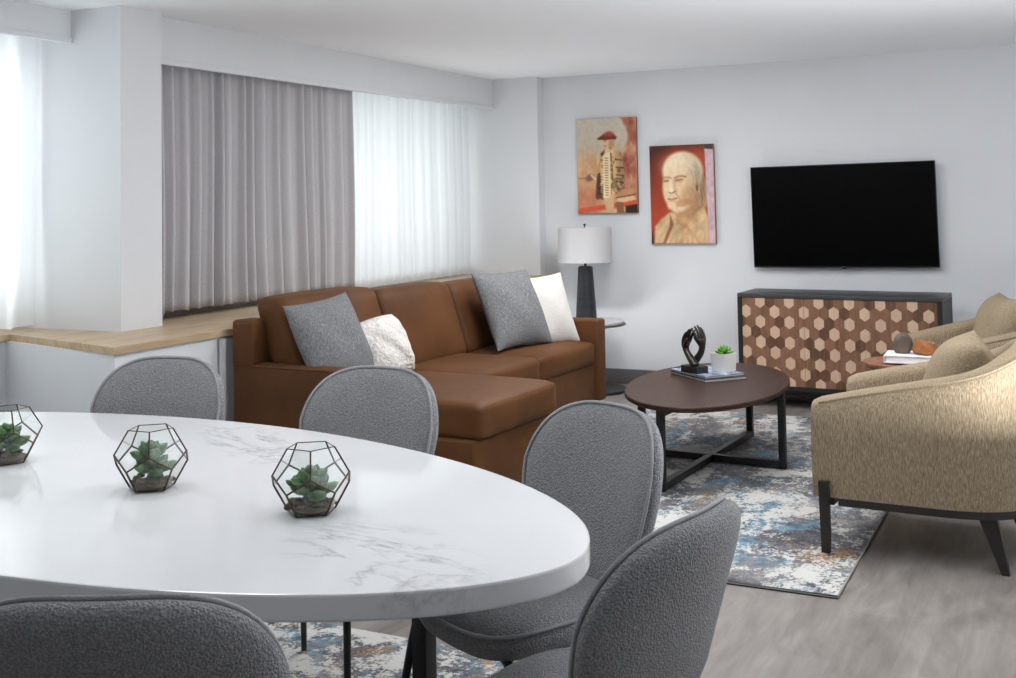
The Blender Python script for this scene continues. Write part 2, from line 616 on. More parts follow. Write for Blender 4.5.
    def build(self, name, mats, parent=None, smooth=None, loc=None, rotz=0.0, origin=None):
        """origin: shift the vertices so that this point becomes the object's origin"""
        me = bpy.data.meshes.new(name)
        vs = self.v
        if origin is not None:
            vs = [(p[0] - origin[0], p[1] - origin[1], p[2] - origin[2]) for p in vs]
        me.from_pydata(vs, [], self.f)
        if not isinstance(mats, (list, tuple)): mats = [mats]
        for mt in mats: me.materials.append(mt)
        if len(mats) > 1:
            me.polygons.foreach_set('material_index', self.mi)
        bm = bmesh.new(); bm.from_mesh(me)
        bmesh.ops.recalc_face_normals(bm, faces=bm.faces)
        bm.to_mesh(me); bm.free()
        if smooth is not None:
            me.polygons.foreach_set('use_smooth', [True] * len(me.polygons))
            if smooth < 180:
                me.set_sharp_from_angle(angle=math.radians(smooth))
        me.update()
        o = bpy.data.objects.new(name, me)
        COL.objects.link(o)
        if origin is not None: o.location = origin
        if loc is not None: o.location = loc
        if rotz: o.rotation_euler = (0, 0, rotz)
        if parent is not None: o.parent = parent
        return o


def tag(o, label, cat, group=None):
    o['label'] = label; o['category'] = cat
    if group: o['group'] = group
    return o


def thing(name, label, cat, loc=(0, 0, 0), rotz=0.0, group=None):
    o = bpy.data.objects.new(name, None)
    COL.objects.link(o)
    o.location = loc; o.rotation_euler = (0, 0, rotz)
    o.empty_display_size = 0.1
    return tag(o, label, cat, group)


def struct(o):
    o['kind'] = 'structure'
    return o


def copy_thing(root, loc, rotz, label, group=None):
    r = root.copy(); COL.objects.link(r)
    r.location = loc; r.rotation_euler = (0, 0, rotz)
    r['label'] = label
    if group: r['group'] = group
    for ch in list(root.children):
        c = ch.copy(); COL.objects.link(c); c.parent = r
        for g in ch.children:
            d = g.copy(); COL.objects.link(d); d.parent = c
    return r


# ------------------------------------------------------------------ the room
CEIL = 2.445
YB = 8.42
XR = 2.7
YR = -2.6
struct(MB().box(((-5.1 + XR) / 2, (YR + YB) / 2, -0.05), (XR + 5.1, YB - YR + 0.3, 0.1)).build('floor', M['floor']))
struct(MB().box(((-5.1 + XR) / 2, (YR + YB) / 2, CEIL + 0.05), (XR + 5.1, YB - YR + 0.3, 0.1)).build('ceiling', M['ceiling']))
struct(MB().box(((-5.1 + XR) / 2, YB + 0.075, CEIL / 2), (XR + 5.1, 0.15, CEIL)).build('wall_back', M['wall']))
struct(MB().box(((-5.1 + XR) / 2, YR - 0.075, CEIL / 2), (XR + 5.1, 0.15, CEIL)).build('wall_rear', M['wall']))
struct(MB().box((XR + 0.075, (YR + YB) / 2, CEIL / 2), (0.15, YB - YR + 0.3, CEIL)).build('wall_right', M['wall']))
struct(MB().box(((-3.835 + XR) / 2, YB - 0.006, 0.0575), (XR + 3.835, 0.012, 0.115), bevel=0.004).build('baseboard_back', M['baseboard'], smooth=40))
struct(MB().box((XR - 0.006, 3.0, 0.0575), (0.012, YB - YR - .1, 0.115), bevel=0.004).build('baseboard_right', M['baseboard'], smooth=40))
# window wall: piers of wall round the two openings
XW = -4.95
WIN = [(1.3, 4.06, 0.95, 2.28), (6.0, 8.12, 0.95, 2.22)]
wl = MB()
def wall_piece(y0, y1, z0, z1):
    wl.box((XW - 0.1, (y0 + y1) / 2, (z0 + z1) / 2), (0.2, y1 - y0, z1 - z0))
wall_piece(YR, WIN[0][0], 0, CEIL)
wall_piece(WIN[0][1], WIN[1][0], 0, CEIL)
wall_piece(WIN[1][1], YB + 0.15, 0, CEIL)
for (a, b, c, d) in WIN:
    wall_piece(a, b, 0, c); wall_piece(a, b, d, CEIL)
struct(wl.build('wall_left', M['wall']))
for i, (a, b, c, d) in enumerate(WIN):
    f = MB()
    X = XW - 0.12
    for y in (a + 0.025, b - 0.025):
        f.box((X, y, (c + d) / 2), (0.06, 0.05, d - c))
    for z in (c + 0.025, d - 0.025):
        f.box((X, (a + b) / 2, z), (0.06, b - a, 0.05))
    nm = 2
    for k in range(1, nm + 1):
        y = a + (b - a) * k / (nm + 1)
        f.box((X, y, (c + d) / 2), (0.05, 0.045, d - c - .1))
    wf = struct(f.build('window_%d' % (i + 1), M['window_frame']))
    g = MB().box((X, (a + b) / 2, (c + d) / 2), (0.006, b - a - .06, d - c - .06)).build('glass_pane', M['glass'], wf)
# knee wall and pale oak ledge
poly = [(-4.63, YR), (-4.63, 3.88), (-3.721, 3.657), (-3.703, 8.42), (XW, 8.42), (XW, YR)]
inner = [(-4.645, YR), (-4.645, 3.868), (-3.737, 3.672), (-3.72, 8.42), (XW, 8.42), (XW, YR)]
struct(MB().prism(inner, 0, 0.813).build('wall_ledge', M['wall']))
struct(MB().prism(poly, 0.813, 0.845).build('trim_1', M['ledge_wood']))
struct(MB().box((-4.72, (4.41 + 8.3) / 2, 0.885), (0.46, 3.89, 0.08)).build('trim_5', M['wall']))
struct(MB().box((-3.714, 4.345, 0.4), (0.014, 0.03, 0.80)).build('trim_2', M['trim']))
struct(MB().box((-4.55, 4.27, (0.845 + CEIL) / 2), (0.784, 0.28, CEIL - 0.845)).build('wall_pier_near', M['wall']))
struct(MB().box((-4.39, 8.36, CEIL / 2), (1.11, 0.12, CEIL)).build('wall_pier_far', M['wall']))
v2 = MB().box((-4.25, (4.41 + 8.3) / 2, (2.225 + CEIL) / 2), (0.02, 3.89, CEIL - 2.225))
v2.box((-4.246, (4.41 + 8.3) / 2, 2.21), (0.028, 3.89, 0.03), bevel=0.002)
struct(v2.build('trim_3', M['trim']))
v1 = MB().box((-4.50, (YR + 4.13) / 2, (2.31 + CEIL) / 2), (0.02, 4.13 - YR, CEIL - 2.31))
v1.box((-4.496, (YR + 4.13) / 2, 2.295), (0.028, 4.13 - YR, 0.03), bevel=0.002)
struct(v1.build('trim_4', M['trim']))


# ------------------------------------------------------------------ curtains
def folds(seed, n):
    rnd = random.Random(seed)
    pts = [0.0]
    while pts[-1] < 1.0:
        pts.append(pts[-1] + rnd.uniform(0.6, 1.5) / n)
    return pts


def curtain_mesh(X, y0, y1, z0, z1, nf, amp, seed, nu=420, nv=30, wob=0.02, hem_amp=1.0):
    pts = folds(seed, nf)
    rnd = random.Random(seed + 5)
    A = [rnd.uniform(0.55, 1.2) for _ in pts]
    B = [rnd.uniform(-1, 1) for _ in pts]
    def f(u, v):
        k = 0
        while k + 1 < len(pts) - 1 and pts[k + 1] < u: k += 1
        w = (u - pts[k]) / (pts[k + 1] - pts[k])
        t = 1 - v            # 1 at top
        s = math.sin(2 * PI * w)
        sh = s * (1 + 0.25 * math.sin(4 * PI * w + B[k]))
        a = amp * (A[k] * (0.65 + 0.35 * v * hem_amp)) * sh
        z = z1 + (z0 - z1) * v
        y = y0 + (y1 - y0) * u + 0.012 * B[k] * v * math.sin(PI * w) + wob * math.sin(7 * u + 3 * v) * v
        z += 0.006 * math.sin(w * 2 * PI + 1) * v
        return (X + a, y, z)
    return MB().grid(f, nu, nv)


cu = curtain_mesh(-4.345, 4.455, 6.37, 0.885, 2.26, 19, 0.045, 3, nu=640).build('curtain', M['curtain'], smooth=180, origin=(-4.345, 5.4, 0.885))
sm = cu.modifiers.new('thickness', 'SOLIDIFY'); sm.thickness = 0.004
tag(cu, 'grey pleated blackout curtain drawn over the left half of the window behind the sofa', 'curtain')
s2 = curtain_mesh(-4.445, 6.05, 8.24, 0.855, 2.26, 22, 0.02, 11, nu=440).build('sheer_curtain', M['sheer'], smooth=180, origin=(-4.44, 7.1, 0.855))
tag(s2, 'white sheer curtain beside the grey curtain, lit by the window behind the sofa', 'curtain', 'white sheer curtains')
s1 = curtain_mesh(-4.73, -1.9, 4.11, 0.86, 2.36, 44, 0.026, 21, nu=880).build('sheer_curtain', M['sheer'], smooth=180, origin=(-4.73, 1.1, 0.86))
tag(s1, 'white sheer curtain at the left edge, hanging to the wood ledge by the pier', 'curtain', 'white sheer curtains')


# ------------------------------------------------------------------ rugs
def rug(name, x0, x1, y0, y1, mat, label, z=0.001):
    r = thing(name, label, 'rug', ((x0 + x1) / 2, (y0 + y1) / 2, z))
    w, h = x1 - x0, y1 - y0
    MB().box((0, 0, 0.0075), (w - 0.012, h - 0.012, 0.011), bevel=0.003).build('pile', mat, r, smooth=60)
    MB().box((0, 0, 0.002), (w - 0.006, h - 0.006, 0.004)).build('backing', M['rug_back'], r)
    b = MB()
    b.tube([(-w / 2 + .006, -h / 2 + .006, .007), (w / 2 - .006, -h / 2 + .006, .007), (w / 2 - .006, h / 2 - .006, .007), (-w / 2 + .006, h / 2 - .006, .007)], 0.0058, 8, closed=True)
    b.build('binding', M['rug_edge'], r, smooth=60)
    return r


rug('area_rug', -2.7, -0.795, 4.212, 7.5, M['rug'], 'blue, white and charcoal abstract rug under the coffee table')
rug('area_rug', -3.45, -1.62, 0.9, 3.262, M['rug2'], 'pale blue and grey abstract rug under the white dining table')

# ------------------------------------------------------------------ dining table
TC = Vector((-2.295, 2.23, 0))
TA = -0.129
t = thing('dining_table', 'oval white marble dining table on black square legs', 'table', TC, TA)
prof = [(0.0, 0.0)]
top = MB()
def ell(off, z):
    return [(1.378 - off, z), ]
vs = []; rings = [(0.006, 0.699), (0.0015, 0.701), (0.0, 0.705), (0.0, 0.745), (0.0015, 0.7488), (0.005, 0.75)]
top = MB()
NE = 160
for off, z in rings:
    for j in range(NE):
        a = 2 * PI * j / NE
        ca, sa = math.cos(a), math.sin(a)
        vs.append(((1.416 - off) * math.copysign(abs(ca) ** 1.072, ca), (0.687 - off) * math.copysign(abs(sa) ** 1.072, sa), z))
fs = []
for i in range(len(rings) - 1):
    for j in range(NE):
        fs.append((i * NE + j, i * NE + (j + 1) % NE, (i + 1) * NE + (j + 1) % NE, (i + 1) * NE + j))
fs.append(tuple(reversed(range(NE)))); fs.append(tuple((len(rings) - 1) * NE + j for j in range(NE)))
top.add(vs, fs).build('tabletop', M['marble'], t, smooth=12)
LGX, LGY = 0.765, 0.36
for sx in (-1, 1):
    for sy in (-1, 1):
        MB().box((LGX * sx, LGY * sy, 0.355), (0.045, 0.045, 0.69), bevel=0.003).build('leg', M['black_metal'], t, smooth=40)
ap = MB()
for sx in (-1, 1):
    ap.box((LGX * sx, 0, 0.686), (0.046, 2 * LGY, 0.026))
for sy in (-1, 1):
    ap.box((0, LGY * sy, 0.686), (2 * LGX, 0.04, 0.026))
ap.build('apron', M['black_metal'], t)


# ------------------------------------------------------------------ dining chairs
def disc(outline, thick, place, nr=12, na=72, power=6):
    """closed pad: outline(theta)->(a,b); place(a,b,n)->xyz, n is the offset through the thickness"""
    mb = MB(); vs = []; fs = []
    ang = [2 * PI * i / na for i in range(na)]
    rr = [math.sin(PI / 2 * (k / nr)) for k in range(1, nr + 1)]
    def prof(r): return thick / 2 * max(0.0, 1 - r ** power) ** 0.5
    for side in (1, -1):
        vs.append(place(0, 0, side * prof(0)))
        for r in rr[:-1]:
            for a in ang:
                x, y = outline(a)
                vs.append(place(x * r, y * r, side * prof(r)))
    rim = len(vs)
    for a in ang:
        x, y = outline(a)
        vs.append(place(x, y, 0))
    per = 1 + (nr - 1) * na
    for s in (0, 1):
        o = s * per
        for j in range(na):
            fs.append((o, o + 1 + j, o + 1 + (j + 1) % na))
        for k in range(nr - 2):
            for j in range(na):
                a = o + 1 + k * na; b = a + na
                fs.append((a + j, b + j, b + (j + 1) % na, a + (j + 1) % na))
        a = o + 1 + (nr - 2) * na
        for j in range(na):
            fs.append((a + j, rim + j, rim + (j + 1) % na, a + (j + 1) % na))
    mb.add(vs, fs)
    return mb


def superell(a, w, h, n):
    c, s = math.cos(a), math.sin(a)
    r = (abs(c / w) ** n + abs(s / h) ** n) ** (-1 / n)
    return r * c, r * s


def seat_place(a, b, n):
    z = 0.435 + n
    if b > 0.05:
        z -= 0.9 * (b - 0.05) ** 2
    z += 0.25 * a * a - 0.012
    if b < -0.1: z += 0.35 * (b + 0.1) ** 2
    return (a, b - 0.018, z)


BH = 0.20
def back_outline(a):
    x, y = superell(a, 0.236, BH + 0.015, 3.4)
    tt = (y / BH + 1) / 2
    x *= 0.80 + 0.22 * min(1, tt * 1.5) - 0.07 * max(0, tt - 0.55) / .45
    return x, y


def back_place(a, b, n):
    tt = (b / BH + 1) / 2
    z = 0.625 + b
    y = -0.205 - 0.105 * tt - 0.02 * tt * tt + 1.25 * a * a * (0.65 + 0.35 * tt) + 0.06 * max(0, 0.3 - tt)
    k = 2.5 * a * (0.65 + .35 * tt)
    return (a - n * k / math.sqrt(1 + k * k), y + n / math.sqrt(1 + k * k), z + n * 0.25)


def make_chair(label, loc, rotz):
    t = thing('dining_chair', label, 'chair', loc, rotz, 'grey dining chairs')
    t.scale = (1.07, 1.07, 1.07)
    so = lambda a: superell(a, 0.24, 0.21, 3.2)
    seat = disc(so, 0.095, seat_place, power=7).build('seat', M['boucle'], t, smooth=180)
    backrest = disc(back_outline, 0.062, back_place, nr=14, na=96, power=9).build('backrest', M['boucle'], t, smooth=180)
    p = MB().tube([seat_place(*[c * 0.985 for c in so(2 * PI * i / 72)], 0.024) for i in range(72)], 0.0045, 6, closed=True)
    p.build('piping', M['piping'], seat, smooth=180)
    p = MB().tube([back_place(*[c * 0.995 for c in back_outline(2 * PI * i / 96)], 0.014) for i in range(96)], 0.0045, 6, closed=True)
    p.build('piping', M['piping'], backrest, smooth=180)
    for sx in (-1, 1):
        for sy in (-1, 1):
            y1 = 0.145 if sy > 0 else -0.14
            pts = [(sx * 0.08, y1 * 0.8, 0.385), (sx * 0.15, y1, 0.383), (sx * 0.172, y1 * 1.05, 0.378), (sx * 0.184, y1 * 1.1, 0.36), (sx * 0.19, y1 * 1.13, 0.33),
                   (sx * 0.225, y1 * 1.5, 0.006)]
            MB().tube(pts, [0.0105, 0.0105, 0.0105, 0.0105, 0.0105, 0.0085], 10).build('leg', M['black_metal'], t, smooth=60)
    return t


CH = 'grey dining chairs'
def face(dx, dy): return math.atan2(dy, dx) - PI / 2
RUGZ = 0.015
ch = make_chair('grey dining chair behind the table in front of the pier and oak ledge', (-2.80, 2.76, RUGZ), face(0.22, -1.0))
copy_thing(ch, (-2.015, 2.795, RUGZ), face(0.0, -1.0), 'grey dining chair behind the table in front of the brown sofa', CH)
copy_thing(ch, (-1.258, 2.545, 0), face(-0.45, -0.9), 'grey dining chair at the far right curve of the table, seat showing', CH)
copy_thing(ch, (-0.935, 2.005, 0), face(-0.97, 0.15), 'grey dining chair at the right tip of the table, its back turned to the camera', CH)
copy_thing(ch, (-1.40, 1.50, 0), face(-0.45, 0.9), 'grey dining chair in the front left corner, only the top of its back showing', CH)


# ------------------------------------------------------------------ terrariums
def dodeca(a):
    """regular dodecahedron standing on a face; side length a; returns rings of 5 points"""
    R1 = a * 0.85065; R2 = a * 1.37638
    h1 = 0.52573 * a * 1.0
    H = 2.22703 * a
    z = [0, H * 0.38197 * 1.0, H * 0.61803, H]
    b = []; c = []; d = []; e = []
    for k in range(5):
        an = 2 * PI * k / 5
        b.append(Vector((R1 * math.cos(an), R1 * math.sin(an), z[0])))
        c.append(Vector((R2 * math.cos(an), R2 * math.sin(an), z[1])))
        an2 = an + PI / 5
        d.append(Vector((R2 * math.cos(an2), R2 * math.sin(an2), z[2])))
        e.append(Vector((R1 * math.cos(an2), R1 * math.sin(an2), z[3])))
    return b, c, d, e


def rosette(mb, c, n, size, seed, tilt0=0.15, tilt1=1.25, wid=0.42, mi=0):
    rnd = random.Random(seed)
    for k in range(n):
        f = k / (n - 1)
        az = k * 2.39996 + rnd.uniform(-.1, .1)
        L = size * (0.42 + 0.58 * f) * rnd.uniform(0.9, 1.08)
        el = PI / 2 - (tilt0 + (tilt1 - tilt0) * f)
        d = Vector((math.cos(az) * math.cos(el), math.sin(az) * math.cos(el), math.sin(el)))
        s = Vector((-math.sin(az), math.cos(az), 0))
        nn = s.cross(d) * -1
        base = Vector(c) + d * size * 0.05 + Vector((0, 0, size * 0.35 * (1 - f)))
        nv = 7; nu = 8
        vs = []; fs = []
        for i in range(nv):
            u = i / (nv - 1)
            w = L * wid * (math.sin(PI * min(1, u * 0.92 + 0.06)) ** 0.8) * (0.55 + 0.75 * u)
            if i == nv - 1: w = L * 0.012
            th = w * 0.38
            cup = L * 0.16 * u * u
            p = base + d * L * u + nn * cup
            for j in range(nu):
                a = 2 * PI * j / nu
                vs.append(p + s * w * 0.62 * math.cos(a) + nn * th * math.sin(a))
        for i in range(nv - 1):
            for j in range(nu):
                fs.append((i * nu + j, i * nu + (j + 1) % nu, (i + 1) * nu + (j + 1) % nu, (i + 1) * nu + j))
        fs.append(tuple(range(nu))); fs.append(tuple((nv - 1) * nu + j for j in range(nu)))
        mb.add(vs, fs, mi)


def blob(mb, c, s, seed, seg=5, mi=0, fac=0.25):
    rnd = random.Random(seed)
    bm = bmesh.new()
    bmesh.ops.create_icosphere(bm, subdivisions=2, radius=1.0)
    ph = [rnd.uniform(0, 6) for _ in range(6)]
    for v in bm.verts:
        p = v.co
        k = 1 + fac * (math.sin(2.1 * p.x + ph[0]) * math.sin(1.9 * p.y + ph[1]) + 0.6 * math.sin(3.3 * p.z + ph[2]) * math.sin(2.7 * p.x + ph[3]))
        v.co = Vector((p.x * s[0] * k, p.y * s[1] * k, p.z * s[2] * k)) + Vector(c)
    bm.verts.index_update()
    mb.add([v.co.copy() for v in bm.verts], [[v.index for v in f.verts] for f in bm.faces], mi)
    bm.free()


def terrarium(loc, rotz, label, seed, tall=1.0):
    t = thing('succulent_terrarium', label, 'terrarium', loc, rotz, 'glass terrariums on the dining table')
    a = 0.0655
    b, c, d, e = dodeca(a)
    z0 = 0.003
    up_ = Vector((0, 0, z0))
    b, c, d, e = [[p + up_ for p in q] for q in (b, c, d, e)]
    g = MB()
    vs = b + c + d + e
    fs = [(0, 1, 2, 3, 4)]
    for k in range(5):
        k1 = (k + 1) % 5
        fs.append((k, k1, 5 + k1, 10 + k, 5 + k))
        fs.append((15 + k, 15 + k1, 10 + k1, 5 + k1, 10 + k))
    g.add(vs, fs).build('glass_panes', M['glass'], t)
    fr = MB(); br = MB()
    for k in range(5):
        k1 = (k + 1) % 5
        for (p, q, thick) in ((b[k], b[k1], .0014), (b[k], c[k], .0024), (c[k], d[k], .0024), (d[k], c[k1], .0024), (d[k], e[k], .002), (e[k], e[k1], .0012)):
            fr.tube([p, q], thick, 6)
    fr.build('metal_frame', M['dark_brass'], t, smooth=60)
    soil = MB()
    soil.lathe([(a * 0.60, 0.005), (a * 0.74, 0.010), (a * 0.78, 0.016), (a * 0.5, 0.022), (0.004, 0.024)], 20)
    rnd = random.Random(seed)
    for k in range(26):
        an = rnd.uniform(0, 2 * PI); r = a * rnd.uniform(0.25, 0.82)
        s = rnd.uniform(0.006, 0.012)
        blob(soil, (r * math.cos(an), r * math.sin(an), 0.023 + rnd.uniform(-.005, .005)), (s, s * 0.85, s * 0.7), seed * 50 + k)
    o = soil.build('pebbles', M['pebble'], t, smooth=180); o['kind'] = 'stuff'
    pl = MB()
    rosette(pl, (0.0, 0.0, 0.062 * tall), 18, 0.052, seed, 0.1, 1.35, 0.58)
    rosette(pl, (0.006, 0.004, 0.036), 16, 0.064, seed + 1, 0.7, 1.45, 0.52)
    if seed % 2 == 0:
        rosette(pl, (-0.026, 0.02, 0.055), 11, 0.034, seed + 2, 0.1, 1.3, 0.6)
    pl.tube([(0, 0, 0.03), (0, 0, 0.07)], 0.006, 8)
    pl.build('succulent', M['leaf_deep'], t, smooth=60)
    return t


M['dark_brass'] = plain('dark_brass', srgb(78, 64, 46), 0.4, metal=0.6, var=0.3)
TZ = 0.7503
terrarium((-1.57, 2.135, TZ), 0.30 + PI / 5, 'geometric glass terrarium with a succulent, rightmost of three on the marble table', 2)
terrarium((-2.075, 2.16, TZ), 0.38 + PI / 5, 'geometric glass terrarium with a succulent, middle of three on the marble table', 5, 1.2)
terrarium((-2.665, 2.225, TZ), 0.75 + PI / 5, 'geometric glass terrarium cut by the left edge, leftmost of three on the marble table', 8)

# ------------------------------------------------------------------ sofa
STH = math.radians(2.5)
SO = Vector((-3.66, 4.36, 0))
# local x = forward (into the room), local y = along the sofa
so = thing('sectional_sofa', 'long brown leather sofa with a chaise, against the ledge under the window', 'sofa', SO, -STH)
L = 2.51
arm_h = 0.685; zb = 0.17
arm_near = MB().box((0.42, 0.06, (arm_h + zb) / 2), (0.86, 0.12, arm_h - zb), bevel=0.018).build('arm', M['leather'], so, smooth=50)
MB().box((0.42, L - 0.06, (arm_h + zb) / 2), (0.86, 0.12, arm_h - zb), bevel=0.018).build('arm', M['leather'], so, smooth=50)
MB().tube([(0.0, 0.004, arm_h - .008), (0.84, 0.004, arm_h - 0.008)], 0.006, 8).build('piping', M['leather'], arm_near, smooth=60)
MB().box((0.06, L / 2, 0.52), (0.12, L - 0.24, 0.70), bevel=0.02).build('back_frame', M['leather'], so, smooth=50)
bl = MB().box((0.05, 0.07, 0.78), (0.13, 0.14, 0.23), bevel=0.02)
bl.build('back_corner', M['leather'], so, smooth=50)
MB().box((0.47, L / 2, 0.29), (0.70, L - 0.24, 0.24), bevel=0.012).build('base', M['leather'], so, smooth=50)
MB().box((1.04, 0.50, 0.25), (0.48, 0.78, 0.30), bevel=0.015).build('chaise_base', M['leather'], so, smooth=50)
# cushions
def seat_cushion(name, x0, x1, y0, y1, z0, z1):
    MB().rbox(((x0 + x1) / 2, (y0 + y1) / 2, (z0 + z1) / 2), (x1 - x0, y1 - y0, z1 - z0), 0.032, (0.012, 0.008, 0.02), seg=18).build(name, M['leather'], so, smooth=180)
seat_cushion('seat_cushion', 0.14, 0.835, 0.89, 1.63, 0.405, 0.545)
seat_cushion('seat_cushion', 0.14, 0.835, 1.635, 2.385, 0.405, 0.545)
seat_cushion('chaise_cushion', 0.14, 1.31, 0.125, 0.885, 0.395, 0.555)
def back_cushion(y0, y1, h, lean, w0=0.10):
    def fn(q, a, b, e):
        return (q.x - (q.z + h / 2) * lean, q.y, q.z)
    MB().rbox((0.27, (y0 + y1) / 2, 0.535 + h / 2), (0.19, y1 - y0, h), 0.05, (0.035, 0.0, 0.012), seg=18, fn=fn).build('back_cushion', M['leather'], so, smooth=180)
back_cushion(0.10, 0.90, 0.455, 0.33)
back_cushion(0.90, 1.64, 0.43, 0.33)
back_cushion(1.64, 2.38, 0.41, 0.33)
for (x, y) in ((0.07, 0.08), (0.07, L - 0.08), (0.76, L - 0.08), (1.2, 0.2), (1.2, 0.8), (0.76, 1.2)):
    MB().lathe([(0.018, RUGZ if x > 1 else 0.0), (0.024, 0.172)], 16, (x, y, 0.0)).build('foot', M['furniture_foot'], so, smooth=60)


# ------------------------------------------------------------------ throw pillows
def pillow_mesh(w, h, T, pinch=0.07, n=26, lump=0.0, seed=1, p=2.2):
    rnd = random.Random(seed)
    ph = [rnd.uniform(0, 6.28) for _ in range(8)]
    mb = MB()
    def f(side):
        def g(u, v):
            a = 2 * u - 1; b = 2 * v - 1
            a = math.sin(a * PI / 2); b = math.sin(b * PI / 2)
            x = a * w / 2 * (1 - pinch * (1 - b * b))
            y = b * h / 2 * (1 - pinch * (1 - a * a))
            e = max(0.0, (1 - abs(a) ** p) * (1 - abs(b) ** p)) ** 0.55
            lm = lump * (math.sin(9 * a + ph[0]) * math.sin(8 * b + ph[1]) + .7 * math.sin(17 * a + ph[2]) * math.sin(15 * b + ph[3])) * e
            wr = 0.006 * math.sin(6 * a + 4 * b + ph[4]) * e
            return (x, y, side * (T / 2 * e + lm + wr))
        return g
    mb.grid(f(1), n, n); mb.grid(f(-1), n, n)
    bm = bmesh.new()
    vs = [bm.verts.new(p) for p in mb.v]
    for q in mb.f: bm.faces.new([vs[i] for i in q])
    bmesh.ops.remove_doubles(bm, verts=bm.verts, dist=0.0008)
    bm.verts.index_update()
    out = MB().add([v.co.copy() for v in bm.verts], [[v.index for v in f_.verts] for f_ in bm.faces])
    bm.free()
    return out


def pillow(label, mat, w, h, T, loc, normal, roll=0.0, seed=1, **kw):
    """normal: direction the front of the pillow faces"""
    n = Vector(normal).normalized()
    yv = (Vector((0, 0, 1)) - n * n.z).normalized()
    xv = yv.cross(n)
    R = Matrix((xv, yv, n)).transposed() @ Matrix.Rotation(roll, 3, 'Z')
    o = pillow_mesh(w, h, T, seed=seed, **kw).build('throw_pillow', mat, smooth=180)
    mw = R.to_4x4(); mw.translation = loc
    o.matrix_world = mw
    return tag(o, label, 'pillow', 'throw pillows')


def sl(u, v, z):
    """sofa local (forward u, along v) to world"""
    return Vector((SO.x + u * math.cos(STH) + v * math.sin(STH), SO.y - u * math.sin(STH) + v * math.cos(STH), z))


pillow('large grey woven pillow at the chaise end of the brown sofa', M['grey_weave'], 0.46, 0.46, 0.20, sl(0.39, 0.275, 0.775), (0.88, -0.12, 0.42), 0.08, seed=2)
pillow('small fluffy white pillow leaning against the grey pillow on the chaise', M['fuzzy_white'], 0.33, 0.31, 0.19, sl(0.46, 0.60, 0.705), (0.9, -0.15, 0.4), 0.12, seed=4, pinch=-0.07, lump=0.006, n=44, p=2.6)
pillow('large grey woven pillow at the arm end of the brown sofa', M['grey_weave'], 0.50, 0.50, 0.20, sl(0.50, 1.91, 0.790), (0.85, -0.25, 0.42), 0.0, seed=7)
pillow('plain white pillow tucked between the grey pillow and the sofa arm', M['smooth_white'], 0.46, 0.46, 0.17, sl(0.56, 2.18, 0.755), (0.8, -0.45, 0.35), 0.05, seed=9, lump=0.002)

# ------------------------------------------------------------------ lamp table and lamp
LT = Vector((-3.28, 8.03, 0))
lt = thing('lamp_table', 'round white topped pedestal table in the corner beyond the sofa', 'table', LT)
MB().lathe([(0.235, 0.0), (0.25, 0.003), (0.25, 0.016), (0.244, 0.022), (0.05, 0.026)], 56).build('base', M['black_metal'], lt, smooth=40)
MB().lathe([(0.024, 0.022), (0.022, 0.05), (0.02, 0.25), (0.024, 0.38), (0.05, 0.44), (0.12, 0.475), (0.19, 0.488), (0.235, 0.492), (0.25, 0.498), (0.25, 0.506), (0.01, 0.506)], 56).build('pedestal', M['bronze_rim'], lt, smooth=50)
MB().lathe([(0.22, 0.506), (0.228, 0.508), (0.23, 0.512), (0.23, 0.527), (0.226, 0.531), (0.004, 0.531)], 56).build('top', M['white_stone'], lt, smooth=40)
la = thing('table_lamp', 'table lamp with a white drum shade on a ribbed black base', 'lamp', (-3.365, 8.11, 0.5315))
pr = [(0.076, 0.0), (0.080, 0.004)]
for k in range(60):
    f = k / 59
    pr.append((0.080 - 0.024 * f + (0.0010 if k % 2 else 0), 0.006 + 0.385 * f))
pr += [(0.052, 0.398), (0.044, 0.404), (0.004, 0.405)]
MB().lathe(pr, 48).build('base', M['lamp_ceramic'], la, smooth=60)
st = MB().tube([(0, 0, 0.40), (0, 0, 0.44)], 0.010, 12)
st.tube([(0, 0, 0.44), (0, 0, 0.70)], 0.004, 8)
for k in range(3):
    a = k * 2 * PI / 3
    st.tube([(0, 0, 0.692), (0.20 * math.cos(a), 0.20 * math.sin(a), 0.692)], 0.002, 6)
st.build('stem', M['black_metal'], la, smooth=60)
MB().lathe([(0.207, 0.435), (0.207, 0.70), (0.204, 0.70), (0.204, 0.435), (0.207, 0.435)], 64, caps=False).build('lamp_shade', M['lamp_shade'], la, smooth=40)
fi = MB().tube([(0, 0, 0.70), (0, 0, 0.712)], 0.004, 8)
fi.lathe([(0.003, 0.710), (0.010, 0.716), (0.010, 0.724), (0.003, 0.729)], 16)
fi.build('finial', M['black_metal'], la, smooth=60)

# ------------------------------------------------------------------ coffee table
CTL = Vector((-1.803, 6.06, 0))
ct = thing('coffee_table', 'oval dark walnut coffee table on a crossed black metal frame', 'table', (CTL.x, CTL.y, RUGZ))
ZT = 0.440 - RUGZ
vs = []; fs = []
rings = [(0.012, ZT - 0.028), (0.0, ZT - 0.022), (0.0, ZT - 0.004), (0.004, ZT)]
ta = math.radians(-4.5)
CA, CB = 0.42, 0.775
for off, z in rings:
    for j in range(96):
        a = 2 * PI * j / 96
        x, y = (CA - off) * math.cos(a), (CB - off) * math.sin(a)
        vs.append((x * math.cos(ta) + y * math.sin(ta), -x * math.sin(ta) + y * math.cos(ta), z))
for i in range(len(rings) - 1):
    for j in range(96):
        fs.append((i * 96 + j, i * 96 + (j + 1) % 96, (i + 1) * 96 + (j + 1) % 96, (i + 1) * 96 + j))
fs.append(tuple(reversed(range(96)))); fs.append(tuple(3 * 96 + j for j in range(96)))
MB().add(vs, fs).build('tabletop', M['walnut_top'], ct, smooth=35)
